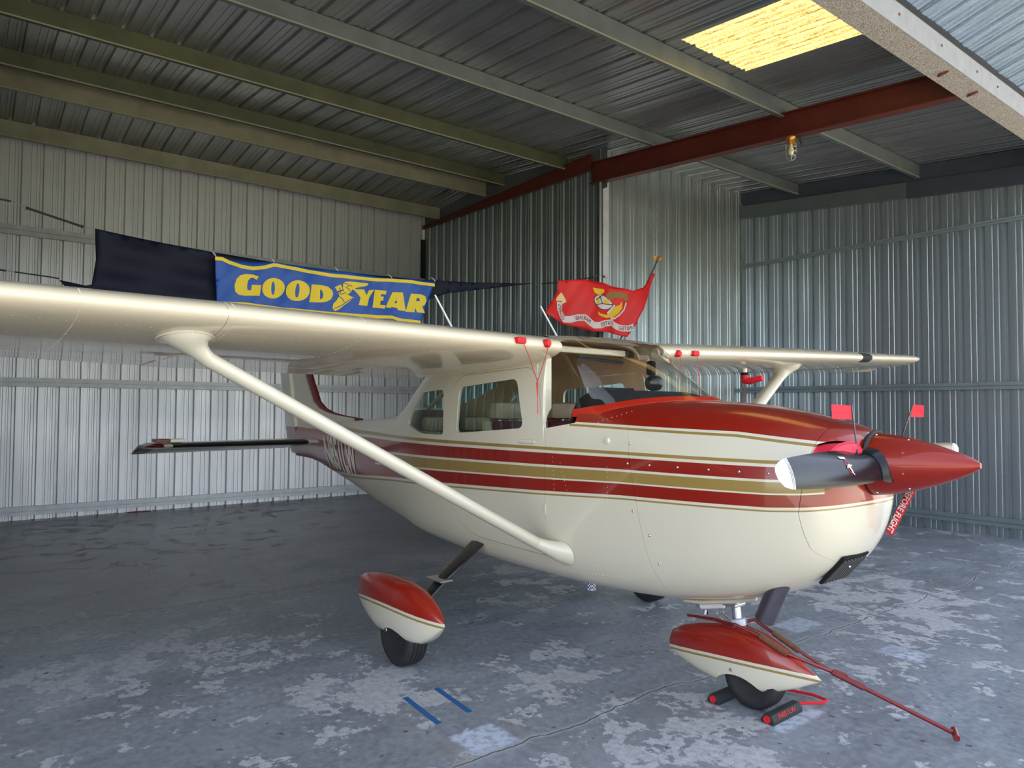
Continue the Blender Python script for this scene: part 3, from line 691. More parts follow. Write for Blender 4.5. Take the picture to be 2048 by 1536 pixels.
for sd in (-1,1):
    W_=empty('wing',(0,0,0),0,parent=air)
    ys_=[.5,.62,.8,1.2,1.7,2.2,2.54,3.2,3.9,4.6,5.1]
    tip=[5.1,5.2,5.27,5.33,5.38,5.42,5.45,5.468]
    MB().loft([wingsec(sd,sd*y,0,.755) for y in ys_]).build('wing_panel',M_wing,W_,smooth=True)
    MB().loft([wingsec(sd,sd*y,.76,1,12,dz=-.02) for y in (.62,1.2,1.9,2.55)]).build('flap',M_wing,W_,smooth=True)
    MB().loft([wingsec(sd,sd*y,.76,1,12) for y in (2.565,3.2,4.2,5.09)]).build('aileron',M_wing,W_,smooth=True)
    tp=MB().loft([wingsec(sd,sd*y) for y in tip]).build('wing_tip',M_wing,W_,smooth=True)
    q=wingsec(sd,sd*5.45)[0]
    MB().lathe([(0,-.03),(.014,-.02),(.018,0),(.012,.02),(0,.03)],(q[0]-.12,sd*5.475,q[2]+.005),(.9,sd*.3,0),10).build('navigation_light',M_redc if sd>0 else plain('green_lens',(.02,.3,.1,1),.2),tp,smooth=True)
    # root face: tan trim seen through the windshield
    rt=MB().loft([wingsec(sd,sd*.497,0,.40),wingsec(sd,sd*.500,0,.40)]).build('root_fairing',M_tan,W_)
    MB().loft([wingsec(sd,sd*.490,0,.55),wingsec(sd,sd*.494,0,.55)])
    lv=wingsec(sd,sd*.495)[0]
    vt=MB().lathe([(.034,0),(.04,.004),(.034,.012),(.024,.012),(.02,.004),(.0,.004)],(lv[0]-.07,sd*.497,lv[2]-.01),(0,-sd,0),20).build('air_vent',plain('vent_ring',srgb(205,195,170),.3,.3),rt,smooth=True)
    # black landing/boot band on the left wing, rivet rows
    if sd>0:
        def strip(y0,y1,m,name,f_=.04):
            b=MB(); v=[];R_=[]
            for y in (y0,(y0+y1)/2,y1):
                s_=wingsec(sd,y,0,f_,10); R_.append([Vector(p)+Vector((.002,0,.002*(1 if k<11 else -1))) for k,p in enumerate(s_)])
            return b.loft(R_).build(name,m,W_,smooth=True)
        strip(3.70,3.92,M_dark,'landing_light_window')
    rv=[]
    def up(sd,y,fr,low=True):
        s_=wingsec(sd,sd*y,0,1,26)
        yc,yt=foil(fr); a=wingsec(sd,sd*y); xl,zl=a[0][0],a[0][2]; te=a[26]; c=xl-te[0]
        return (xl-fr*c,sd*y,zl+(te[2]-zl)*fr+(yc+(-yt if low else yt))*c)
    yy=.7
    while yy<5.0:
        rv.append((up(sd,yy,.095),(.3,0,-1)))
        if yy<4.9: rv.append((up(sd,yy,.30),(0,0,-1)))
        yy+=.045
    for ry in (.85,1.35,1.85,2.50,2.53,3.1,3.7,4.3,4.9):
        for k in range(34):
            fr=.004+.72*(k/33)**1.6; rv.append((up(sd,ry,fr),(.4,0,-1)))
        for k in range(6): rv.append((up(sd,ry,.003+.05*k/6,False),(.8,0,.6)))
    rivets(rv,W_,.0034)
    # seam at the outer splice, drawn as a thin darker tube
    MB().tube([up(sd,2.535,.70*(1-k/16)**1.7+.0015) for k in range(17)]+[up(sd,2.535,.001+.05*(k/8),False) for k in range(1,9)],.0012,5).build('splice_seam',plain('dark_seam',srgb(120,108,88),.7) if 'dark_seam' not in bpy.data.materials else bpy.data.materials['dark_seam'],W_)
    # strut with fairings
    tx=Vector((-1.03,sd*2.60,1.895 if sd<0 else 1.965)); bt=Vector((-.80,sd*.665,.815))
    d=(tx-bt)
    tx=tx.lerp(bt,.035)
    def ell(p,a,bq,tilt=0,n=20):
        dn=d.normalized(); ex=Vector((1,0,0)); ex=(ex-ex.dot(dn)*dn).normalized(); ez=dn.cross(ex)
        o=[]
        for k in range(n):
            c_,s_=math.cos(2*PI*k/n),math.sin(2*PI*k/n); xx=a*c_ if c_>0 else a*1.5*c_
            o.append(p+xx*ex+bq*s_*(1 if c_>0 else (1+c_*.75))*ez)
        return o
    st=MB().loft([ell(bt.lerp(tx,k/4),.056,.037) for k in range(5)]).build('wing_strut',M_cream,air,smooth=True)
    # upper cuff flares into an oval flange under the wing
    R_=[]
    wl_=lambda x:up(sd,2.62,(-.735-x)/1.6)[2]
    for k,(q,a,bq) in enumerate(((0,.058,.039),(.2,.060,.043),(.45,.068,.056),(.7,.088,.080),(.9,.115,.105),(1,.132,.120))):
        cpt=tx.lerp(Vector((-1.02,sd*2.64,0)),q); cpt.z=tx.z+(wl_(-1.02)-.006-tx.z)*q
        ring_=[]
        for j in range(24):
            c_,s_=math.cos(2*PI*j/24),math.sin(2*PI*j/24)
            e0=ell(tx,a,bq,0,24)[j]-tx
            e1=Vector((a*1.1*c_,bq*s_,0)); g=e0.lerp(e1,q); p=cpt+g
            if q==1: p.z=wl_(p.x)-.004
            ring_.append(p)
        R_.append(ring_)
    R_.append([p+Vector((0,0,.012)) for p in R_[-1]])
    MB().loft(R_).build('strut_upper_fairing',M_cream,st,smooth=True)
    MB().tube([R_[-2][j%24] for j in range(25)],.006,6).build('fairing_flange',M_cream,st,smooth=True)
    R_=[]
    for q,a,bq,yo in ((0,.056,.036,0),(.35,.058,.042,0),(.7,.070,.058,0),(1,.085,.078,0)):
        cpt=bt.lerp(Vector((-.70,sd*.525,.745)),q)
        e=[]
        for j in range(24):
            c_,s_=math.cos(2*PI*j/24),math.sin(2*PI*j/24)
            e0=ell(bt,a,bq,0,24)[j]-bt; e1=Vector((a*1.1*c_,0,-sd*bq*s_)); g=e0.lerp(e1,q*.9); p=cpt+g
            if q==1: p.y=sd*(hw(p.x,max(p.z,.56))+.004)
            e.append(p)
        R_.append(e)
    MB().loft(R_).build('strut_lower_fairing',M_cream,st,smooth=True)
# pitot mast on the left wing is covered (cover is a thing of its own)
MB().tube([(-.95,1.86,1.985),(-.95,1.86,1.95)],.02,10).build('pitot_mast',M_cream,air)
# antennas, thermometer on roof
for (a,b) in (((-1.6,-.716,2.16),(-1.6,-.884,2.41)),((-1.6,.286,2.17),(-1.6,.087,2.426))):
    MB().tube([a,b],[.008,.0055],8).build('whip_antenna',M_white,air)
# roof skin between the wings
v=[];n=10;mx=14
for i in range(mx+1):
    fr=.02+.96*i/mx
    for j in range(n+1):
        q=j/n; a=wingsec(-1,-.51)[0];b=wingsec(1,.51)[0]; A=up(-1,.51,fr,False);B_=up(1,.51,fr,False); v.append(Vector(A).lerp(Vector(B_),q)+Vector((0,0,.006+.012*math.sin(PI*q))))
fc=[(i*(n+1)+j,i*(n+1)+j+1,(i+1)*(n+1)+j+1,(i+1)*(n+1)+j) for i in range(mx) for j in range(n)]
rs_=obj('roof_skin',mesh('r',[p for p in v],fc,True),M_wing,air)
for p in rs_.data.vertices: pass
# ============================================================ tail
def sym(x0,x1,y,z,th,n=12,drop=0):
    o=[];c=x0-x1
    fs=[(1-math.cos(PI*k/n))/2 for k in range(n+1)]
    g=lambda f_:th*(2.6*(math.sqrt(f_)*.32-.13*f_-.19*f_*f_)+.02*(1-f_))
    for f_ in fs: o.append((x0-f_*c,y,z+g(f_)-drop*max(0,f_-.45)))
    for f_ in fs[::-1][1:-1]: o.append((x0-f_*c,y,z-g(f_)-drop*max(0,f_-.45)))
    return o
for sd in (-1,1):
    S_=empty('stabilizer',(0,0,0),0,parent=air)
    sec_=lambda ay,th=.11: sym(-5.12-.20*(ay/1.8),-6.25+.12*(ay/1.8),sd*ay,1.238-.006*ay,th-.03*ay/1.8,drop=.22)
    MB().loft([sec_(y) for y in (.08,.4,.9,1.4,1.70)]).build('stabilizer_panel',M_cream,S_,smooth=True)
    MB().loft([sec_(y,.112) for y in (1.702,1.76,1.80)]+[sym(-5.40,-6.05,sd*1.86,1.222,.03,drop=.2)]).build('stabilizer_tip',M_maroon,S_,smooth=True)
    b=MB(); R_=[]
    for y in (.24,.8,1.4,1.62):
        s_=sym(-5.115-.20*(y/1.8),-6.25+.12*(y/1.8),sd*y,1.238-.006*y,.118-.03*y/1.8)
        R_.append([Vector(p)+Vector((.004,0,0)) for p in (s_[:4]+s_[-3:])])
    b.loft(R_).build('leading_edge_boot',M_boot,S_,smooth=True)
    # elevator balance horn
    MB().box((-5.55,sd*1.70-.07,1.262),(-5.36,sd*1.70+.07,1.30)).build('balance_horn',M_maroon,S_,bevel=.01)
    MB().box((-5.55,sd*1.56-.07,1.262),(-5.37,sd*1.56+.07,1.296)).build('balance_horn',M_cream,S_,bevel=.01)
LEt=[(1.35,-4.25),(1.515,-4.32),(1.545,-4.75),(1.575,-5.0),(1.62,-5.2),(1.70,-5.36),(1.956,-5.56),(2.45,-5.86),(2.62,-5.97),(2.66,-6.1)]
def itp(T,z):
    for (a,b),(c,d) in zip(T,T[1:]):
        if z<=c: return b+(d-b)*(z-a)/(c-a)
    return T[-1][1]
TEt=[(.9,-6.14),(1.03,-6.16),(1.21,-6.36),(2.0,-6.59),(2.66,-6.82)]
def finsec(z,x1=None):
    x0=itp(LEt,z);x1=x1 or itp(TEt,z); n=14; o=[];c=x0-x1; th=.055 if z<2.4 else .055*(2.75-z)/.35+.004
    fs=[(1-math.cos(PI*k/n))/2 for k in range(n+1)]
    g=lambda f_:th*(2.6*(math.sqrt(f_)*.32-.13*f_-.19*f_*f_)+.02*(1-f_))*(1.0)
    for f_ in fs: o.append((x0-f_*c,g(f_),z))
    for f_ in fs[::-1][1:-1]: o.append((x0-f_*c,-g(f_),z))
    return o
RH=lambda z:itp(LEt,z)*.0+ -6.02-.30*(z-1.3)
MB().loft([finsec(z,RH(z)) for z in (1.40,1.50,1.515,1.53,1.545,1.56,1.575,1.59,1.62,1.66,1.70,1.80,1.956,2.2,2.45,2.58,2.62)]).build('fin',M_fin,air,smooth=True)
def rudsec(z):
    x0=RH(z)-.006;x1=itp(TEt,z); w0=.036 if z>1.45 else .03; return [(x0,w0,z),(x0+.004,0,z),(x0,-w0,z),((x0+x1)/2,-w0*.6,z),(x1,-.004,z),(x1,.004,z),((x0+x1)/2,w0*.6,z)]
MB().loft([rudsec(z) for z in (1.06,1.21,1.4,1.6,1.9,2.2,2.5,2.62)]).build('rudder',M_fin,air,smooth=True)
# ============================================================ registration letters
def on_side(x,z,off=.0025): return (x,-(hw(x,z)+off),z)
tm=textmesh('N851LW',1,.045,3); bm=bmesh.new(); bm.from_mesh(tm)
for _ in range(4):
    le=[e for e in bm.edges if e.calc_length()>.12]
    if not le: break
    bmesh.ops.subdivide_edges(bm,edges=le,cuts=1); bmesh.ops.triangulate(bm,faces=[q for q in bm.faces if len(q.verts)>3])
mxx=max(v.co.x for v in bm.verts); mxy=max(v.co.y for v in bm.verts)
for v in bm.verts:
    h=v.co.y/mxy; x=-4.86+(v.co.x/mxx)*1.02-.17*(h)+.02; z=1.0+.025*(-(v.co.x/mxx))+.325*h; v.co=Vector(on_side(x,z,.004))
me=bpy.data.meshes.new('reg'); bm.to_mesh(me); bm.free(); obj('registration_letters',me,NM('letter_cream',.35,0,.4,srgb(236,226,208)).m,air,label='cream registration lettering N851LW')
# ============================================================ fuselage rivets and details
rv=[]
def srow(x0,z0,x1,z1,step=.028):
    L=math.hypot(x1-x0,z1-z0); n=max(2,int(L/step))
    for k in range(n+1):
        t=k/n; x=x0+(x1-x0)*t; z=z0+(z1-z0)*t; zb=sec(x)[2]
        if z<zb+.01: continue
        rv.append(((x,-(hw(x,z)+.0006),z),(0,-1,0)))
for a in ((-.78,1.50,-.72,.66),(-.70,1.30,-.45,.60),(-.965,1.46,-1.0,1.86),(-.93,1.46,-.965,1.86),(-3.0,.70,-2.1,.64),(-2.1,.64,-.85,.62),(-.85,.62,-.1,.68),(-2.2,1.40,-2.25,.66),(-2.75,1.5,-2.75,.72),(-3.4,1.45,-3.4,.78),(-4.1,1.4,-4.1,.88),(-.42,1.03,-.42,.66),(-.6,1.50,-.23,1.62),(-3.5,.78,-2.5,.68),(-.32,1.30,-.30,.64)): srow(*a)
rivets(rv,fus,.0030)
sc=[]
for x in (-.02,.16,.34,.50,.64): sc.append(((x,-(hw(x,1.33)+.001),1.33),(0,-1,0)))
for x,z in ((-.17,1.33),(-.13,1.07),(-.165,1.44),(.02,.80),(-.02,.95)): sc.append(((x,-(hw(x,z)+.001),z),(0,-1,0)))
rivets(sc,cowl,.008,M_alu,'cowl_screws')
x=-1.0; b=MB(); b.box((-.10,-.008,-.012),(.06,.0,.012)); h=b.build('door_handle',M_cream,doors[0],bevel=.005); h.location=(-.99,-(hw(-.99,1.42)+.001),1.42)
b=MB(); b.box((-.012,-.006,-.035),(.012,.0,.035)); h=b.build('door_hinge',M_cream,fus,bevel=.004); h.location=(-.835,-(hw(-.835,1.0)+.001),1.0)
b=MB(); b.lathe([(.022,0),(.016,.012),(0,.014)],(-.33,-(hw(-.33,1.45)),1.45),(0,-1,0),12); b.build('static_port',M_cream,fus,smooth=True)
# belly: gear channel cover, blue chequered antenna, cowl flap lip
n=NM('blue_checker',.5); ck=n.n('ShaderNodeTexChecker'); n.l(n.coords(),ck.inputs[0]); ck.inputs['Scale'].default_value=90; ck.inputs[1].default_value=srgb(30,40,110); ck.inputs[2].default_value=srgb(230,232,240); n.color(ck.outputs[0])
MB().box((-.735,-.27,.475),(-.70,-.23,.545)).build('belly_tag',n.m,fus)
MB().tube([(-.02,-.22,.552),(.08,-.19,.560),(.24,-.14,.592),(.36,-.10,.62)],[.006,.012,.014,.008],8,sx=3).build('cowl_lip',M_cream,cowl,smooth=True)
# carburettor air intake box
af=empty('air_filter',(.808,-.045,.864),0,parent=nose); af.rotation_euler=(0,math.radians(-50),0)
MB().box((-.095,-.135,-.012),(.095,.12,.004)).build('filter_frame',M_matte,af,bevel=.004)
for k in range(7): MB().box((-.080+.0,-.118+.034*k,-.02),(.075,-.100+.034*k,-.010)).build('filter_pleat',plain('filter_grey',srgb(70,70,68),.7) if k==0 else bpy.data.materials['filter_grey'],af)
MB().lathe([(.006,0),(.005,.006)],(.03,-.02,-.021),(0,0,-1),8).build('filter_bolt',M_chrome,af)
# exhaust
ex=MB().lathe([(.051,0),(.051,.30),(.047,.30),(.047,0)],(.60,-.22,.835),Vector((.473-.60,-.0,.549-.835)).normalized(),28).build('exhaust_pipe',M_exh,cowl,smooth=True)
# nose bowl inlets: pink plugs are things of their own (below)
# spinner and propeller
pr_=empty('propeller',(.945,0,1.375),0,parent=air); pr_.rotation_euler=(0,math.radians(-2.6),0)
PR=[(.0,.448),(.012,.446),(.03,.42),(.055,.37),(.09,.28),(.118,.19),(.138,.10),(.148,.03),(.150,0)]
MB().lathe(PR[::-1],(0,0,0),(1,0,0),48).build('spinner',M_red,pr_,smooth=True)
MB().lathe([(.146,-.012),(.151,-.012),(.151,-.002),(.146,-.002)],(0,0,0),(1,0,0),48).build('spinner_backplate',M_black,pr_)
for a in range(8):
    for xx,rr in ((.03,.1485),(.17,.122)):
        an=a*PI/4+.3; MB().lathe([(.005,0),(.004,.003)],(xx,rr*math.cos(an),rr*math.sin(an)),(0.2,math.cos(an),math.sin(an)),8).build('spinner_screw',M_chrome,pr_)
BL=[(.07,.170,.075,50),(.16,.178,.062,44),(.25,.178,.044,36),(.38,.174,.032,29),(.52,.166,.024,24),(.66,.154,.018,20),(.80,.138,.013,17),(.875,.124,.010,15),(.92,.100,.008,15),(.948,.06,.006,21),(.957,.025,.004,21)]
def bladering(sd,y,c,t,ang):
    # chord direction lies between the disc plane (z) and x
    a=math.radians(ang); cd=Vector((math.sin(a)*sd,0,math.cos(a))); nd=Vector((math.cos(a),0,-math.sin(a)*sd))
    o=[];n=16
    fs=[(1-math.cos(PI*k/n))/2 for k in range(n+1)]
    for f_ in fs: o.append(Vector((.035,sd*y,0))+cd*(c*(.5-f_))+nd*(t*4*f_*(1-f_)*.8))
    for f_ in fs[::-1][1:-1]: o.append(Vector((.035,sd*y,0))+cd*(c*(.5-f_))-nd*(t*4*f_*(1-f_)*.2))
    return [tuple(p) for p in o]
M_blade=NM('black_blade_paint',.2,0,0,(.006,.007,.011,1),.35).m
M_bladet=plain('white_blade_tip',srgb(215,222,238),.4)
def blsec(y):
    for a,b in zip(BL,BL[1:]):
        if y<=b[0]+1e-9: t=(y-a[0])/(b[0]-a[0]); return [a[i]+(b[i]-a[i])*t for i in range(4)]
    return list(BL[-1])
for sd in (-1,1):
    ysb=[.07,.11,.16,.25,.38,.52,.66,.80,.845]; B_=empty('blade',(0,0,0),0,parent=pr_)
    B_.rotation_euler=(math.radians(0 if sd<0 else 1.0),0,0)
    MB().loft([bladering(sd,*blsec(y)) for y in ysb]).build('blade_body',M_blade,B_,smooth=True)
    MB().loft([bladering(sd,*blsec(y)) for y in (.845,.875,.90,.92,.935,.948,.954,.957)]).build('blade_tip',M_bladet,B_,smooth=True)
    for q in (.852,.862):
        q=blsec(q); R1=bladering(sd,q[0],q[1]*1.006,q[2]*1.15,q[3]); R2=bladering(sd,q[0]+.0025,q[1]*1.006,q[2]*1.15,q[3]); MB().loft([R1,R2]).build('tip_stripe',M_black,B_)
# black rubber lip where the near blade enters the spinner, and the strap arching behind it
MB().loft([[Vector((.035,0,0))+(Vector(p)-Vector((.035,0,0)))*1.0*Vector((1,1,1)) for p in bladering(-1,y_,c_,t_,a_)] for y_,c_,t_,a_ in ((.06,.235,.11,52),(.11,.235,.105,50),(.145,.225,.09,47),(.165,.19,.066,44))]).build('blade_boot',M_blade,pr_,smooth=True)
an=[math.radians(a) for a in range(72,196,6)]
MB().tube([(.012,.153*math.cos(a),.153*math.sin(a)) for a in an],[.013]*len(an),8,sx=.9).build('spinner_strap',M_rubber,pr_,smooth=True)
# blade badge: maker's mark as a simple red ring, white aeroplane and a white word bar
bd=MB(); q=Vector((.035,-.46,0))
def bladept(y,s,off=.003):
    g=blsec(y); a=math.radians(g[3]); cd=Vector((-math.sin(a),0,math.cos(a))); nd=Vector((math.cos(a),0,math.sin(a))); f_=.5-s/g[1]; return Vector((.035,-y,0))+cd*s+nd*(g[2]*4*f_*(1-f_)*.8+off)
def bladesheet(poly,m,name,holes=(),off=.0025): return sheet(name,poly,lambda a,b:bladept(a,b,off),m,pr_,holes=holes,maxe=.02)
M_wh=plain('white_decal',(.85,.85,.88,1),.4)
bladesheet([(.435,.050),(.385,.044),(.388,.032),(.432,.038)],M_wh,'badge_word')
bladesheet([(.40+.016*math.cos(t),-.004+.034*math.sin(t)) for t in [k*PI/8 for k in range(16)]],M_redc,'badge_ring',[[(.40+.012*math.cos(t),-.004+.029*math.sin(t)) for t in [k*PI/8 for k in range(16)]]])
bladesheet([(.425,-.010),(.402,.006),(.372,-.002),(.394,-.008),(.385,-.040),(.378,-.046),(.386,-.044),(.396,-.034),(.404,-.010)],M_wh,'badge_aeroplane',off=.0035)
# ============================================================ landing gear
def pant(name,L,m,cx,cy,cz,r,parent,cyw=.0):
    R_=[]
    for x,zt,zb,w_ in L:
        zc=(zt*.55+zb*.45); o=[]
        for k in range(32):
            c_,s_=math.cos(2*PI*k/32),math.sin(2*PI*k/32); e=1
            o.append((x,cy+w_*math.copysign(abs(c_)**(.72 if s_>=0 else .5),c_),zc+((zt-zc) if s_>=0 else (zc-zb))*math.copysign(abs(s_)**(.95 if s_>0 else .62),s_)))
        R_.append(o)
    b=MB().loft(R_); o=b.build('t',m)
    o.name='t0'
    c=cutter([(cx+r*math.cos(2*PI*k/40),cz+r*math.sin(2*PI*k/40)) for k in range(40)],cy-.4,cy+.4)
    g=boolean(o,[c],'DIFFERENCE',name,parent); bpy.data.objects.remove(o); bpy.data.objects.remove(c); return g
def wheel(x,y,r,w_,parent):
    W2=empty('wheel',(x,y,r),0,parent=parent)
    pf=[(r*.55,-w_/2*.8),(r*.7,-w_/2),(r*.9,-w_/2*.95),(r*.965,-w_/2*.72)]
    for g in (-.45,-.15,.15,.45): pf+=[(r*.995,w_*(g-.045)),(r*.975,w_*(g-.03)*1.0),(r*.975,w_*(g+.0)),(r*1.0,w_*(g+.02))]
    pf=[(r*.55,-w_*.4),(r*.70,-w_*.5),(r*.88,-w_*.49),(r*.965,-w_*.40),(r*.99,-w_*.30),(r*.965,-w_*.285),(r*.965,-w_*.265),(r*.995,-w_*.25),(r*.998,-w_*.11),(r*.97,-w_*.095),(r*.97,-w_*.075),(r,-w_*.06),(r,w_*.06),(r*.97,w_*.075),(r*.97,w_*.095),(r*.998,w_*.11),(r*.995,w_*.25),(r*.965,w_*.265),(r*.965,w_*.285),(r*.99,w_*.30),(r*.965,w_*.40),(r*.88,w_*.49),(r*.70,w_*.5),(r*.55,w_*.4)]
    MB().lathe(pf,(0,0,0),(0,1,0),48).build('tyre',M_rubber,W2,smooth=True)
    MB().lathe([(r*.56,-w_*.38),(r*.53,-w_*.40),(r*.45,-w_*.30),(r*.2,-w_*.28),(r*.16,-w_*.42),(0,-w_*.43),(0,w_*.43),(r*.2,w_*.28),(r*.53,w_*.40),(r*.56,w_*.38)],(0,0,0),(0,1,0),32).build('hub',plain('dark_hub',srgb(60,60,62),.4,.5) if 'dark_hub' not in bpy.data.materials else bpy.data.materials['dark_hub'],W2,smooth=True)
    return W2
PM=[(-2.098,.40,.305,.004),(-2.07,.455,.290,.014),(-1.98,.490,.252,.042),(-1.86,.515,.215,.070),(-1.72,.528,.180,.094),(-1.56,.532,.180,.106),(-1.42,.525,.185,.108),(-1.30,.505,.188,.100),(-1.20,.472,.205,.082),(-1.12,.435,.255,.055),(-1.06,.395,.305,.026),(-1.025,.362,.335,.004)]
M_pm=pantmat(.315,.348,-2.1,-1.02,'striped_main_fairing',.045); M_pn=pantmat(.185,.260,-.30,.66,'striped_nose_fairing',.03)
for sd in (-1,1):
    G=empty('main_gear',(0,0,0),0,parent=air); yc_=sd*1.175 if sd<0 else 1.235
    pant('wheel_fairing',PM,M_pm,-1.47,yc_,.0,.245,G); wheel(-1.48,yc_,.195,.15,G)
    b=MB(); pa=[(-1.66,sd*.25,.78,.16),(-1.64,sd*.40,.715,.155),(-1.61,sd*.52,.655,.14),(-1.50,sd*.86,.50,.10),(-1.45,sd*1.0,.425,.085),(-1.42,sd*1.12,.34,.08)]
    R_=[]
    for i,(x,y,z,wd_) in enumerate(pa):
        tgt=(Vector(pa[min(i+1,5)][:3])-Vector(pa[max(i-1,0)][:3])).normalized(); nn=Vector((1,0,0)).cross(tgt).normalized(); p=Vector((x,y,z)); R_.append([p+Vector((wd_/2,0,0))+nn*.006,p+Vector((wd_/2,0,0))-nn*.006,p+Vector((.0,0,0))-nn*.014,p-Vector((wd_/2,0,0))-nn*.006,p-Vector((wd_/2,0,0))+nn*.006,p+nn*.014])
    b.loft(R_).build('gear_leg',M_black,G,smooth=True)
    MB().box((-1.60,sd*.90-.045,.488),(-1.41,sd*.90+.055,.498)).build('step_plate',M_alu,G,bevel=.004)
    MB().tube([(-1.63,sd*.60,.60),(-1.54,sd*.86,.47),(-1.49,sd*1.04,.38)],.005,6).build('brake_line',M_black,G)
    if sd<0: MB().lathe([(.012,0),(.01,.004)],(-1.50,yc_-.118,.235),(0,-1,0),10).build('fairing_screw',M_alu,G)
G=empty('nose_gear',(0,0,0),0,parent=air)
PN=[(-.295,.235,.170,.004),(-.27,.29,.162,.016),(-.18,.342,.140,.050),(-.05,.388,.112,.080),(.10,.418,.092,.096),(.22,.428,.092,.099),(.34,.408,.105,.090),(.45,.368,.140,.070),(.55,.318,.185,.044),(.62,.280,.225,.020),(.662,.256,.245,.003)]
pant('wheel_fairing',PN,M_pn,.225,0,-.02,.195,G); wheel(.285,0,.165,.125,G)
MB().lathe([(.010,0),(.008,.005)],(.20,-.100,.200),(0,-1,0),10).build('fairing_screw',M_alu,G)
MB().tube([(.18,0,.43),(.165,0,.56),(.155,0,.66)],.026,20).build('oleo_strut',M_chrome,G,smooth=True)
MB().tube([(.185,0,.42),(.178,0,.455)],.042,16).build('strut_collar',plain('white_boot',srgb(200,205,220),.6),G,smooth=True)
MB().box((.10,-.05,.525),(.20,.05,.545)).build('torque_plate',M_alu,G,bevel=.006)
sh_=MB().tube([(.11,-.03,.525),(-.03,-.045,.492)],[.021,.021],14).build('shimmy_damper',M_white,G,smooth=True)
MB().tube([(-.03,-.045,.492),(-.065,-.048,.485)],.006,8).build('damper_rod',M_chrome,sh_)
MB().tube([(.0,-.04,.475),(-.005,-.04,.45)],[.012,.016],8).build('damper_mount',M_chrome,sh_)
for y in (-.03,.03): MB().tube([(.10,y,.52),(.06,y,.46),(.14,y,.42)],.009,6).build('torque_link',M_alu,G)

# ============================================================ THINGS AROUND THE AIRPLANE
cyw,syw=math.cos(YAWP),math.sin(YAWP)
def PW(x,y,z): return Vector((cyw*x-syw*y,syw*x+cyw*y,z))
# tow bar
tb=empty('tow_bar',PW(.18,0,0),YAWP,'long red tow bar with T handle hooked onto the nose wheel','tow bar')
o_=Vector((.18,0,0))
T_=Vector((1.14,.39,.045))-o_; C0=Vector((.64,.16,.255))-o_; C1=Vector((.76,.22,.175))-o_
F1=Vector((.185,-.062,.435))-o_; F2=Vector((.20,.065,.435))-o_
for F_ in (F1,F2):
    s=-1 if F_.y<0 else 1
    mid=(Vector((.50,-.035,.352)) if s<0 else Vector((.49,.095,.340)))-o_
    MB().tube([F_,F_+Vector((.03,s*.02,.012)),F_.lerp(mid,.5)+Vector((0,0,.018)),mid,C0],.0095,8).build('fork_arm',M_bar,tb,smooth=True)
    a=F_.lerp(mid,.52)+Vector((0,0,.018)); b_=mid; MB().tube([a,b_],.0165,10).build('grip',M_brown,tb,smooth=True)
MB().tube([C0,T_],.0105,10).build('shaft',M_bar,tb,smooth=True)
dd=(T_-C0).normalized()
b=MB(); b.tube([C0,C0+dd*.16],.017,4,sx=1.3); b.build('collar',M_bar,tb)
MB().tube([C0+dd*.02+Vector((-.01,.0,.018)),C0+dd*.09+Vector((-.01,0,.022))],.007,6).build('latch',M_bar,tb)
sd_=dd.cross(Vector((0,0,1))).normalized()
MB().tube([T_-sd_*.052,T_+sd_*.052],[.016,.016],14).build('handle',M_bar,tb,smooth=True)
MB().tube([F1+Vector((-.30,0,-.015)),F1+Vector((-.12,.01,-.0)),F1],[.008,.01,.01],8).build('hook_rod',M_bar,tb)
# chocks
def chock(x,y,rz,label):
    r=empty('wheel_chock',PW(x,y,0),YAWP+rz,label,'wheel chock')
    b=MB(); pf=[(-.038,0),(.038,0),(.038,.02),(.020,.048),(-.020,.048),(-.038,.02)]
    b.add([(p[0],-.145,p[1]) for p in pf]+[(p[0],.145,p[1]) for p in pf],[(i,(i+1)%6,(i+1)%6+6,i+6) for i in range(6)]+[(5,4,3,2,1,0),(6,7,8,9,10,11)])
    b.build('chock_body',M_rubber,r,bevel=.004)
    for s in (-1,1): 
        e=MB().lathe([(.019,0),(.019,.006),(.012,.006),(.010,.002),(.0,.002)],(0,s*.145,.025),(0,s,0),18).build('reflector',M_redc,r,smooth=True)
    return r
c1=chock(.445,0,0,'black wheel chock with red lettering in front of the nose wheel')
c2=chock(.115,0,0,'black wheel chock with red end cap behind the nose wheel')
tm=textmesh('N851LW',.05,.0008,3); L=max(v.co.x for v in tm.vertices)
ln=math.hypot(.018,.028)
for v in tm.vertices:
    h=v.co.y/.036; a=-.09+v.co.x/L*.17; t=.15+h*.68; v.co=Vector((.0385-.018*t+.0015,a,.02+.028*t+.001))
obj('lettering',tm,M_redc,c1,label='red lettering N851LW')
rp=MB().tube([PW(.44,.145,.026),PW(.47,.20,.03),PW(.53,.27,.03),PW(.52,.34,.025),PW(.42,.36,.02),PW(.25,.30,.02),PW(.12,.20,.02),PW(.115,.147,.026)],.0085,8).build('chock_rope',M_redc,None,smooth=True,label='red rope looped between the two wheel chocks',cat='rope')
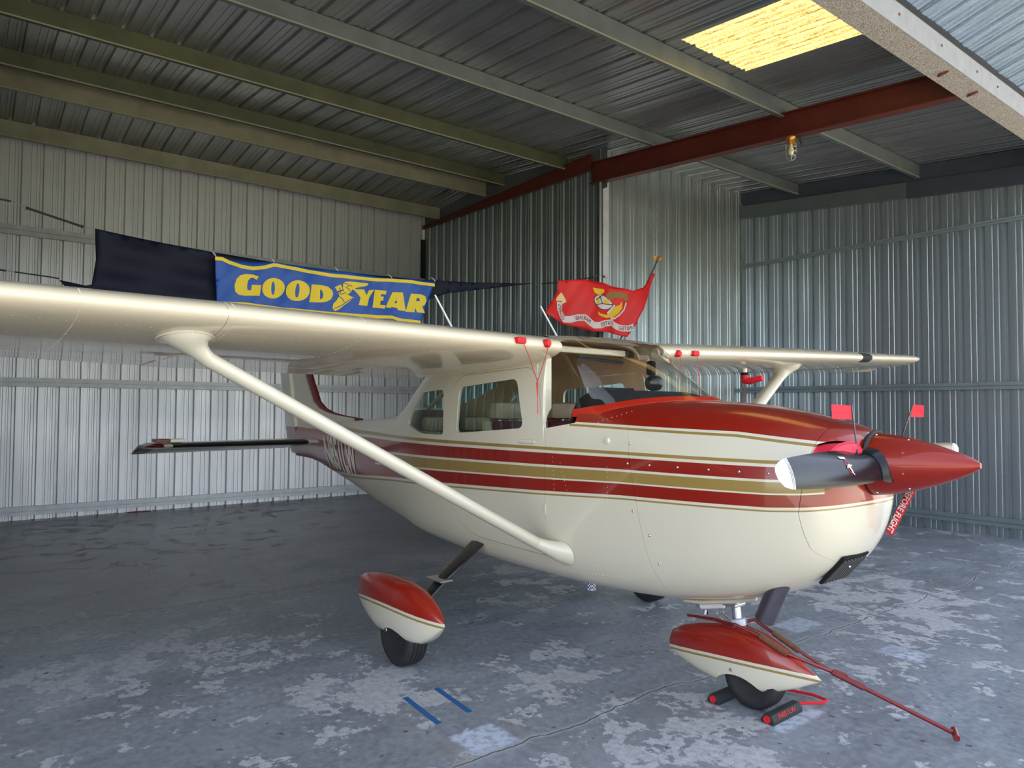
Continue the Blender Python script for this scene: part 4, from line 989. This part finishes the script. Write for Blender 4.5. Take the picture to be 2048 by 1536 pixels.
# intake plugs with flags
M_flagred=plain('red_warning_flag',srgb(235,40,60),.5)
for s,lab in ((-1,'red vinyl engine intake plug with flag beside the near propeller blade'),(1,'red intake plug with flag on the far side of the spinner')):
    pg=empty('intake_plug',PW(.0,0,0),YAWP,lab,'intake plug'); 
    R_=[]
    for xx,k in ((.84,.80),(.925,.92),(.945,.93),(.955,.86),(.958,.6)):
        R_.append([(xx-.25*max(0,abs(p[0])-.22)*1.6*1.0,p[0],p[1]) for p in [(s*.245+(q[0]-s*.245)*k,1.415+(q[1]-1.415)*k) for q in ellpoly(s*.245,1.415,.118,.075)]])
    MB().loft(R_).build('foam_body',M_pink,pg,smooth=True)
    MB().tube([R_[2][j%28] for j in range(29)],.0045,6).build('piping',M_pink,pg,smooth=True)
    if s<0: p0=(.958,-.215,1.43); p1=(.925,-.20,1.66); fl_=[(.925,-.20,1.657),(.845,-.235,1.662),(.85,-.235,1.593),(.927,-.20,1.590)]
    else: p0=(.95,.235,1.44); p1=(1.02,.255,1.665); fl_=[(1.02,.255,1.665),(1.065,.27,1.66),(1.06,.275,1.602),(1.008,.253,1.602)]
    MB().tube([p0,p1],.0035,6).build('flag_rod',M_black,pg)
    f_=obj('pennant',mesh('f',[p for p in fl_],[(0,1,2,3)]),M_flagred,pg); thicken(f_,.003)
# ribbon from the far plug
def ribbon(name,path,wd_,text,label,cat,side=Vector((0,0,0)),m=M_redc,t0=.0,t1=1.,sz=.8,parent=None,flip=False):
    """strip along path; side = width direction"""
    pth=[Vector(p) for p in path]; L=[0]
    for i in range(len(pth)-1): L.append(L[-1]+(pth[i+1]-pth[i]).length)
    def at(s):
        s=min(max(s,0),L[-1])
        for i in range(len(pth)-1):
            if s<=L[i+1]+1e-9: return pth[i].lerp(pth[i+1],(s-L[i])/(L[i+1]-L[i]))
        return pth[-1]
    v=[];n=16
    for i in range(n+1):
        p=at(L[-1]*i/n); v+=[p-side*wd_/2,p+side*wd_/2]
    o=obj(name,mesh(name,v,[(2*i,2*i+1,2*i+3,2*i+2) for i in range(n)],True),m,parent); thicken(o,.002,0)
    if label: o['label']=label; o['category']=cat
    if text:
        tm=textmesh(text,1,.02,2); mx=max(v.co.x for v in tm.vertices); 
        nrm=(pth[-1]-pth[0]).normalized().cross(side).normalized(); 
        if nrm.dot(Vector(CAM)-pth[0])<0: nrm=-nrm
        for v in tm.vertices:
            s=(t0+(t1-t0)*v.co.x/mx)*L[-1]; h=(v.co.y/.7-.5)*sz*wd_; v.co=at(s)+side*h*(-1 if flip else 1)+nrm*.0025
        obj('ribbon_lettering',tm,M_wh,o,label='white warning lettering')
    return o
ribbon('warning_ribbon',[PW(1.115,.125,1.375),PW(1.085,.12,1.30),PW(1.02,.105,1.16),PW(.96,.10,1.028)],.052,'REMOVE BEFORE FLIGHT','red warning ribbon with white lettering hanging below the spinner','ribbon',side=PW(.80,-.55,-.25).normalized()*-1,t0=.0,t1=.97,flip=True)
# pitot cover
pc=empty('pitot_cover',PW(-.95,1.86,1.95),YAWP,'red fabric pitot cover with ribbon under the far wing','pitot cover')
MB().tube([(0,0,.0),(0,0,-.022)],.031,12).build('cover_collar',M_matte,pc)
MB().tube([(0,0,-.02),(.005,0,-.07),(.05,.0,-.075),(.12,.0,-.060),(.17,.0,-.052)],[.030,.034,.030,.027,.022],12).build('cover_body',M_redc,pc,smooth=True)
ribbon('cover_ribbon',[(0,0,-.09),(-.005,0,-.16),(-.01,.0,-.25)],.035,'REMOVE BEFORE FLIGHT',None,None,side=Vector((.7,-.7,0)),parent=pc)
# foam vent plugs along the wing leading edges with strings
def ventplug(sd,y,lab,shape,dz=0,str_to=None):
    q=wingsec(sd,sd*y); p=Vector(q[0]); nrm=Vector((1,0,.0))
    r=empty('vent_plug',PW(p.x+.002,p.y,p.z+dz),YAWP,lab,'vent plug','foam vent plugs with strings on the wing roots')
    del r['group']
    if shape=='box': MB().box((-.02,-.036,-.02),(.022,.036,.02)).build('foam_block',M_redc,r,bevel=.010,smooth=True)
    else: MB().lathe([(.0,.024),(.018,.022),(.026,.012),(.026,-.02)],(0,0,0),(1,0,0),16).build('foam_plug',M_redc,r,smooth=True)
    if str_to:
        b_=Vector(str_to)-Vector((p.x+.002,p.y,p.z+dz)); MB().tube([(.02,0,0),b_*.3+Vector((.02,0,-.0)),b_*.65+Vector((.01,0,-.0)),b_],.0022,5).build('string',M_string,r)
    return r
knot=(-.885,-.57,1.80)
ventplug(-1,.845,'red foam block plugging the near wing leading edge','box',.012,knot)
ventplug(-1,.63,'round red foam plug at the near wing root','round',.010,(-.888,-.572,1.80))
MB().tube([PW(-.885,-.575,1.80),PW(-.875,-.58,1.70),PW(-.872,-.58,1.60)],[.007,.0022,.0028],6).build('plug_string',M_string,None,label='red string knot hanging down beside the near windshield frame',cat='string')
ventplug(1,.66,'round red foam plug at the far wing root','round',-.01,(-.70,.62,1.80))
ventplug(1,.86,'red foam block plugging the far wing leading edge','box',-.006,(-.68,.84,1.72))
# ------------------------------------------------------------ tapes on the floor
M_tape=plain('blue_painters_tape',srgb(28,92,150),.6,var=.15,vs=20)
def tape(a,b,wd_,lab):
    a=Vector((*a,0));b=Vector((*b,0)); d_=(b-a).normalized(); s=Vector((-d_.y,d_.x,0))*wd_/2; c=(a+b)/2; m1=a.lerp(b,.48)
    me=MB().add([a-s-c,a+s-c,m1+s*.92-c,b+s-c,b-s-c,m1-s*1.0-c],[(0,5,2,1),(5,4,3,2)]); me.add([p+Vector((0,0,.0008)) for p in [a-s-c,a+s-c,m1+s*.92-c,b+s-c,b-s-c,m1-s-c]],[(1,2,5,0),(2,3,4,5)])
    o=me.build('floor_tape',M_tape,None,fix=False,label=lab,cat='tape'); o.location=c+Vector((0,0,.0012)); return o
tape((-.975,-1.469),(-.575,-1.492),.032,'strip of blue tape on the floor, the nearer of the two by the pale square')
tape((-.985,-1.26),(-.595,-1.284),.032,'strip of blue tape on the floor, the farther of the two by the pale square')
tape((-.87,1.179),(-.62,1.21),.035,'strip of blue tape on the floor behind the nose gear')
# ------------------------------------------------------------ banner, navy sheet, flag
PT={
'G':[(-1.168,2.949),(-1.221,2.963),(-1.291,2.961),(-1.348,2.94),(-1.387,2.897),(-1.403,2.83),(-1.391,2.772),(-1.356,2.743),(-1.299,2.74),(-1.147,2.758),(-1.137,2.865),(-1.234,2.857),(-1.24,2.806),(-1.259,2.796),(-1.279,2.805),(-1.28,2.843),(-1.269,2.898),(-1.242,2.929),(-1.215,2.928),(-1.185,2.911)],
'O1':[(-0.9,2.86),(-0.907,2.823),(-0.926,2.789),(-0.956,2.762),(-0.992,2.746),(-1.031,2.742),(-1.068,2.751),(-1.098,2.771),(-1.118,2.801),(-1.125,2.836),(-1.119,2.873),(-1.1,2.906),(-1.071,2.933),(-1.035,2.95),(-0.996,2.954),(-0.959,2.946),(-0.928,2.925),(-0.908,2.896)],
'O1h':[(-0.997,2.85),(-0.999,2.814),(-1.005,2.788),(-1.014,2.777),(-1.023,2.786),(-1.03,2.811),(-1.033,2.846),(-1.031,2.881),(-1.025,2.908),(-1.016,2.918),(-1.007,2.91),(-1.0,2.885)],
'O2':[(-0.636,2.86),(-0.643,2.822),(-0.665,2.787),(-0.698,2.759),(-0.739,2.742),(-0.783,2.738),(-0.824,2.747),(-0.857,2.768),(-0.879,2.798),(-0.887,2.834),(-0.881,2.872),(-0.86,2.907),(-0.827,2.935),(-0.786,2.952),(-0.743,2.957),(-0.701,2.949),(-0.667,2.928),(-0.644,2.897)],
'O2h':[(-0.745,2.85),(-0.751,2.811),(-0.76,2.783),(-0.772,2.772),(-0.782,2.782),(-0.788,2.81),(-0.788,2.849),(-0.783,2.887),(-0.773,2.916),(-0.762,2.926),(-0.752,2.916),(-0.746,2.888)],
'D':[(-0.616,2.928),(-0.501,2.938),(-0.422,2.93),(-0.375,2.89),(-0.365,2.853),(-0.387,2.799),(-0.433,2.767),(-0.499,2.748),(-0.635,2.741)],
'Dh':[(-0.511,2.891),(-0.485,2.876),(-0.476,2.835),(-0.486,2.8),(-0.515,2.78),(-0.513,2.838)],
'wing':[(-0.254,2.98),(-0.227,3.003),(-0.165,3.013),(-0.067,3.011),(0.047,3.016),(0.04,2.993),(-0.003,2.975),(-0.059,2.962),(-0.108,2.944),(-0.122,2.916),(-0.15,2.926),(-0.16,2.899),(-0.19,2.87),(-0.225,2.886),(-0.253,2.928)],
'shoe':[(-0.289,2.845),(-0.311,2.881),(-0.243,2.904),(-0.193,2.863),(-0.132,2.837),(-0.176,2.794),(-0.23,2.75),(-0.297,2.692),(-0.338,2.673),(-0.368,2.699),(-0.359,2.751),(-0.319,2.793)],
'shoetop':[(-0.348,2.931),(-0.281,2.967),(-0.253,2.918),(-0.317,2.89)],
'Y':[(-0.136,2.928),(-0.009,2.939),(0.027,2.882),(0.062,2.942),(0.127,2.955),(0.056,2.855),(0.029,2.76),(-0.071,2.762),(-0.051,2.845)],
'E':[(0.134,2.956),(0.281,2.958),(0.274,2.917),(0.208,2.913),(0.205,2.886),(0.245,2.887),(0.234,2.839),(0.197,2.836),(0.192,2.788),(0.268,2.793),(0.254,2.751),(0.086,2.746)],
'A':[(0.363,2.953),(0.477,2.958),(0.525,2.748),(0.418,2.748),(0.411,2.77),(0.34,2.778),(0.325,2.764),(0.268,2.769)],
'Ah':[(0.409,2.865),(0.405,2.824),(0.372,2.829)],
'R':[(0.585,2.955),(0.71,2.961),(0.774,2.94),(0.79,2.885),(0.759,2.834),(0.727,2.817),(0.773,2.744),(0.657,2.741),(0.636,2.795),(0.626,2.739),(0.522,2.737)],
'Rh':[(0.66,2.914),(0.695,2.907),(0.692,2.876),(0.651,2.872)],
'top':[(-1.592,3.076),(-1.52,3.08),(-1.452,3.054),(-1.338,3.027),(-1.222,3.027),(-1.105,3.05),(-1.021,3.084),(-0.973,3.087),(-0.824,3.072),(-0.516,3.059),(-0.33,3.055),(0.032,3.062),(0.294,3.081),(0.506,3.091),(0.909,3.091)],
'bot':[(-1.545,2.646),(-1.251,2.656),(-0.892,2.643),(-0.729,2.642),(-0.51,2.638),(-0.27,2.643),(0.109,2.645),(0.329,2.659),(0.481,2.637),(0.714,2.631)],
'out':[(-1.592,3.1),(-1.487,3.088),(-1.374,3.081),(-1.224,3.089),(-1.118,3.105),(-1.022,3.115),(-0.825,3.109),(-0.517,3.106),(-0.331,3.111),(0.031,3.107),(0.324,3.105),(0.629,3.126),(0.914,3.134),(0.714,2.611),(0.481,2.617),(0.33,2.632),(0.109,2.622),(-0.269,2.617),(-0.51,2.616),(-0.729,2.623),(-0.892,2.625),(-1.251,2.632),(-1.562,2.627)],
'fout':[(2.629,3.306),(2.87,3.336),(3.107,3.361),(3.476,3.353),(3.732,3.326),(3.97,3.301),(4.214,3.378),(4.353,3.488),(4.438,3.627),(4.495,3.601),(4.409,3.476),(4.297,3.273),(4.173,3.072),(4.064,2.913),(4.05,2.856),(3.89,2.641),(3.668,2.672),(3.477,2.681),(3.205,2.672),(2.757,2.731),(2.542,2.774),(2.376,2.853),(2.43,2.942),(2.529,3.044),(2.63,3.191)],
'scroll':[(2.631,3.02),(2.62,2.916),(2.654,2.86),(2.734,2.806),(2.849,2.811),(2.942,2.84),(3.037,2.844),(3.109,2.801),(3.23,2.757),(3.328,2.765),(3.427,2.799),(3.578,2.82),(3.681,2.791),(3.798,2.763),(3.916,2.762),(3.996,2.796)],
'arrow':[(2.574,3.032),(2.585,3.067),(2.63,3.114),(2.67,3.152),(2.704,3.096),(2.744,3.031),(2.676,2.999),(2.664,3.032)],
'eagl':[(3.186,3.263),(3.265,3.258),(3.426,3.267),(3.451,3.242),(3.352,3.187),(3.265,3.169),(3.204,3.199)],
'eagr':[(3.489,3.201),(3.578,3.255),(3.706,3.269),(3.85,3.237),(3.903,3.178),(3.863,3.128),(3.798,3.168),(3.668,3.182),(3.604,3.14),(3.527,3.141)],
'globeb':[(3.618,3.068),(3.592,3.035),(3.543,3.008),(3.476,2.991),(3.4,2.986),(3.324,2.993),(3.257,3.011),(3.207,3.039),(3.18,3.072),(3.179,3.107),(3.203,3.14),(3.25,3.167),(3.316,3.185),(3.391,3.191),(3.468,3.184),(3.536,3.166),(3.588,3.138),(3.617,3.104)],
'globe':[(3.606,3.069),(3.582,3.039),(3.535,3.014),(3.472,2.999),(3.401,2.995),(3.329,3.001),(3.266,3.019),(3.218,3.044),(3.192,3.074),(3.19,3.106),(3.213,3.136),(3.258,3.161),(3.319,3.176),(3.39,3.182),(3.463,3.176),(3.527,3.159),(3.577,3.133),(3.604,3.102)],
'c1':[(3.217,3.102),(3.266,3.125),(3.309,3.084),(3.29,3.047),(3.229,3.05)],
'c2':[(3.439,3.106),(3.489,3.142),(3.578,3.119),(3.553,3.085),(3.464,3.072)],
'l1':[(3.205,3.101),(3.389,3.191),(3.401,3.183),(3.217,3.093)],
'l2':[(3.302,3.164),(3.414,3.076),(3.399,3.068),(3.288,3.154)],
'l3':[(3.229,3.024),(3.389,3.065),(3.616,3.068),(3.616,3.079),(3.389,3.076),(3.229,3.034)],
'anch':[(3.771,3.137),(3.798,3.039),(3.732,2.96),(3.604,2.894),(3.452,2.873),(3.303,2.905),(3.278,2.957),(3.352,2.927),(3.477,2.92),(3.591,3.002),(3.655,3.053),(3.732,3.079)],
'r1':[(3.857,3.123),(3.837,3.024),(3.758,2.944),(3.642,2.884),(3.54,2.871)],
'r2':[(3.642,3.07),(3.578,3.01),(3.49,2.939)],
'pole':[(4.567,3.831),(4.424,3.621),(3.89,2.641),(3.785,2.551)],

}
M_navy=NM('navy_nylon',.6,0,0,srgb(10,13,34),.25).m
M_blue=plain('blue_banner_cloth',srgb(10,74,160),.45,var=.08,vs=4); M_yel=plain('yellow_print',srgb(236,200,20),.5); M_prblue=plain('blue_print_line',srgb(10,40,90),.5)
def bw(y,z,off=0):
    sag=.012*math.sin(y*9+z*5)+.008*math.sin(y*23-z*14)+.012*math.sin((y+1.6)*2.6)*math.sin(z*9); return (-4.62+sag+off,y,z)
bn=sheet('banner',PT['out'],lambda y,z:bw(y,z),M_blue,None,maxe=.06,label='blue banner with yellow GOODYEAR lettering and a winged foot, hung on the navy sheet'.replace('GOODYEAR ','tyre-maker '),cat='banner'); thicken(bn,.003,0)
bn['label']='blue banner with big yellow lettering and winged foot, hung in front of the navy sheet'
o3=lambda y,z:bw(y,z,.004); o4=lambda y,z:bw(y,z,.0065)
for k,h in (('G',()),('O1',('O1h',)),('O2',('O2h',)),('D',('Dh',)),('Y',()),('E',()),('A',('Ah',)),('R',('Rh',))):
    sheet('banner_letter',PT[k],o3,M_yel,bn,holes=[PT[x] for x in h],maxe=.06)
ft=sheet('winged_foot',PT['wing'],o3,M_yel,bn,maxe=.06); sheet('foot_shape',PT['shoe'],o3,M_yel,ft,maxe=.06); sheet('foot_shape',PT['shoetop'],o3,M_yel,ft,maxe=.06)
for l in ([(-.312,.2889+2.6),(-.27,2.86),(-.215,2.888)],[(-.30,2.93),(-.28,2.90),(-.28,2.875)],[(-.347,2.70),(-.27,2.735),(-.19,2.80),(-.14,2.83)],[(-.30,2.845),(-.25,2.81),(-.235,2.775)],[(-.24,2.985),(-.19,2.975),(-.20,2.955),(-.155,2.975),(-.15,2.955)],[(-.225,2.95),(-.18,2.925),(-.17,2.90)]):
    sheet('foot_line',bandpoly(l,.007),o4,M_prblue,ft,maxe=.05)
for k in ('top','bot'): sheet('border_stripe',bandpoly(PT[k],.036),o3,M_yel,bn,maxe=.06)
def navyw(y,z,off=0): return (-4.70+.010*math.sin((y*7+z*16))+.008*math.sin(y*3-z*22)+off,y,z)
nv=sheet('navy_sheet',[(-2.60,3.225),(-1.60,3.15),(-.6,3.125),(.2,3.13),(.81,3.152),(1.5,3.20),(2.51,3.300),(1.6,3.12),(1.15,3.03),(.9,2.94),(.55,2.72),(.2,2.60),(-1.2,2.55),(-2.0,2.50),(-2.75,2.60),(-2.86,2.735),(-2.66,2.705),(-2.615,2.72),(-2.585,2.95)],navyw,M_navy,None,maxe=.08,label='navy blue nylon sheet strung across the hangar, tapering to a point on the right',cat='sheet'); thicken(nv,.003,0)
# clips
n_=0
for (y,z) in ((-1.585,3.10),(-1.01,3.115),(-.32,3.11),(.33,3.108),(.905,3.136)):
    MB().tube([(-4.61,y,z),(-4.63,y-.02,z+.035),(-4.69,y-.015,z+.055),(-4.66,y+.01,z+.03),(-4.61,y+.003,z)],.0035,5).build('banner_tie',M_white,bn)
M_rope=plain('black_bungee',(.015,.015,.016,1),.6)
def bungee(path,rad,lab,hooks=()):
    o=MB().tube(path,rad,8).build('bungee_cord',M_rope,None,smooth=True,label=lab,cat='bungee cord')
    for h in hooks: MB().tube(h,.0045,6).build('hook',M_alu,o)
    return o
bungee([(-4.70,-3.115,3.325),(-4.70,-3.08,3.318),(-4.70,-2.72,3.235),(-4.70,-2.69,3.228)],[.014,.010,.010,.014],'thick black bungee cord holding the upper left corner of the navy sheet',[[(-4.70,-3.115,3.325),(-4.70,-3.16,3.345),(-4.70,-3.18,3.365),(-4.70,-3.22,3.362)],[(-4.70,-2.69,3.228),(-4.70,-2.645,3.228),(-4.70,-2.60,3.222)]])
bungee([(-4.70,-3.70,3.39),(-4.70,-3.30,3.366),(-4.70,-3.22,3.362)],[.008,.008,.008],'short black cord running off the left edge above the near wing')
bungee([(-4.70,-3.70,2.81),(-4.70,-3.28,2.770),(-4.70,-3.24,2.768)],.008,'thin black cord at the far left just above the wing')
bungee([(-4.70,-3.18,2.765),(-4.70,-2.93,2.752),(-4.70,-2.86,2.745)],.006,'thin black cord tied to the lower left corner of the navy sheet',[[(-4.70,-3.24,2.768),(-4.70,-3.18,2.765)]])
bungee([(-4.70,2.63,3.31),(-4.70,3.0,3.37),(-4.69,3.60,3.51)],.008,'black bungee cord from the pointed end of the navy sheet to the wall corner',[[(-4.70,2.51,3.30),(-4.70,2.57,3.28),(-4.70,2.63,3.31)],[(-4.69,3.60,3.51),(-4.68,3.68,3.55),(-4.66,3.74,3.54),(-4.67,3.75,3.50)]])
MB().lathe([(.02,-.02),(.02,.0),(.008,.01),(.008,.05)],(-4.66,3.78,3.53),(0,1,0),10).build('wall_bracket',M_alu,ws)
# flag and pole
px_,pz_=(4.567-3.785),(3.831-2.551)
fp=empty('flagpole',(-4.38,3.785,2.551),0,'slim grey flagpole with gold eagle finial leaning from the wall behind the airplane','flagpole')
k=-.43; MB().tube([(-.27,px_*k,pz_*k),(-.02,0,0),(0,.10,.16),(.03,px_,pz_*1.0)],.012,8).build('pole_shaft',plain('pole_grey',srgb(90,90,92),.4,.4),fp)
MB().box((-.32,px_*k-.05,pz_*k-.06),(-.24,px_*k+.05,pz_*k+.06)).build('pole_bracket',M_alu,fp)
M_goldf=plain('gold_finial',srgb(190,130,60),.4,.7)
b=MB(); b.tube([(.03,px_,pz_),(.03,px_+.02,pz_+.05)],[.016,.02],8)
for s in (-1,1): b.add([(.03,px_+.01,pz_),(.045,px_+s*.07,pz_+.055),(.035,px_+s*.095,pz_+.03),(.03,px_+s*.10,pz_-.03),(.035,px_+s*.06,pz_-.01),(.01,px_+s*.05,pz_+.01)],[(0,1,5),(0,5,4),(1,2,5),(2,3,4),(2,4,5),(0,4,1),(1,4,2)])
b.build('eagle_finial',M_goldf,fp)
def fw_(y,z,off=0): return (-4.32+.035*math.sin(y*6.5+z*2)+.02*math.sin(y*13-z*9)+off,y,z)
M_fl=plain('scarlet_flag',srgb(214,18,16),.55,var=.08,vs=5)
M_flw=plain('flag_white',srgb(215,200,195),.6);M_flc=plain('flag_cream',srgb(225,200,140),.6);M_fly=plain('flag_yellow',srgb(228,180,30),.5);M_flb=plain('flag_brown_gold',srgb(140,105,40),.6);M_flk=plain('flag_black',(.02,.02,.02,1),.6);M_flr=plain('flag_dark_red',srgb(120,20,30),.6)
fg=sheet('flag',PT['fout'],lambda y,z:fw_(y,z),M_fl,None,maxe=.06,label='scarlet flag seen from its back with emblem and mirrored scroll lettering',cat='flag'); thicken(fg,.003,0)
A1=lambda y,z:fw_(y,z,.004);A2=lambda y,z:fw_(y,z,.006);A3=lambda y,z:fw_(y,z,.008);A4=lambda y,z:fw_(y,z,.010)
sheet('scroll',bandpoly(PT['scroll'],.088),A1,M_flw,fg,maxe=.05); sheet('scroll_end',PT['arrow'],A2,M_flc,fg,maxe=.05)
em=sheet('emblem_globe',PT['globeb'],A1,M_flk,fg,maxe=.05); sheet('globe_face',PT['globe'],A2,M_flw,em,maxe=.05)
for kk,mm,ff,nn in (('eagl',M_fly,A2,'eagle_wing'),('eagr',M_flb,A2,'eagle_wing'),('c1',M_fly,A3,'globe_land'),('c2',M_fly,A3,'globe_land'),('anch',M_fly,A3,'anchor')): sheet(nn,PT[kk],ff,mm,em,maxe=.05)
for kk in ('l1','l2','l3'): sheet('globe_line',PT[kk],A4,M_flk,em,maxe=.05)
for kk in ('r1','r2'): sheet('emblem_rope',bandpoly(PT[kk],.026),A4,M_flw,em,maxe=.05)
sc_=PT['scroll'][::-1]; SL_=[0]
for i in range(len(sc_)-1): SL_.append(SL_[-1]+math.dist(sc_[i],sc_[i+1]))
def scat(s):
    for i in range(len(sc_)-1):
        if s<=SL_[i+1]+1e-9:
            t=(s-SL_[i])/(SL_[i+1]-SL_[i]); a,b_=sc_[i],sc_[i+1]; p=(a[0]+(b_[0]-a[0])*t,a[1]+(b_[1]-a[1])*t); l=SL_[i+1]-SL_[i]; return p,((b_[0]-a[0])/l,(b_[1]-a[1])/l)
    return sc_[-1],(-1,0)
for wd2,s0,s1 in (('UNITED',.00,.155),('STATES',.245,.43),('MARINE',.56,.72),('CORPS',.83,.98)):
    tm=textmesh(wd2,1,.0,2); mx=max(v.co.x for v in tm.vertices)
    for v in tm.vertices:
        p,t=scat((s0+(s1-s0)*v.co.x/mx)*SL_[-1]); h=(v.co.y/.7-.5)*.055; nrm=(t[1],-t[0]); v.co=Vector(fw_(p[0]+nrm[0]*h,p[1]+nrm[1]*h,.008))
    obj('scroll_lettering',tm,M_flr,fg)
# ------------------------------------------------------------ caged lamp under the red beam
lp=empty('cage_lamp',(-1.66,3.66,4.635),0,'caged glass jar lamp with a brass base hanging under the red beam','lamp')
M_brass=plain('brass',srgb(190,130,60),.35,.8)
MB().lathe([(.05,.0),(.052,-.012),(.045,-.02),(.043,-.055),(.050,-.06),(.048,-.08),(.040,-.085)],(0,0,0),(0,0,1),24).build('lamp_base',M_brass,lp,smooth=True)
MB().lathe([(.038,-.08),(.043,-.10),(.045,-.19),(.040,-.225),(.022,-.245),(0,-.25)],(0,0,0),(0,0,1),24).build('glass_jar',M_clear,lp,smooth=True)
MB().lathe([(.014,-.08),(.016,-.11),(.029,-.15),(.030,-.17),(.018,-.20),(0,-.207)],(0,0,0),(0,0,1),16).build('light_bulb',plain('frosted_bulb',(.85,.8,.62,1),.3),lp,smooth=True)
cg=MB()
for k in range(4):
    a=k*PI/2+.5; c_,s_=math.cos(a),math.sin(a); cg.tube([(.052*c_,.052*s_,-.07),(.055*c_,.055*s_,-.18),(.050*c_,.050*s_,-.225),(.03*c_,.03*s_,-.255),(0,0,-.265)],.0028,5)
for z,rr in ((-.12,.055),(-.17,.056),(-.215,.052)): cg.tube([(rr*math.cos(t),rr*math.sin(t),z) for t in [k*PI/8 for k in range(17)]],.0025,5)
cg.build('wire_cage',M_alu,lp,smooth=True)
cd_=MB().tube([(.04,.04,-.03),(.075,.07,-.09),(.085,.075,-.10),(.075,.06,-.03),(.065,.05,.03)],.010,8).build('conduit',M_black,lp,smooth=True)
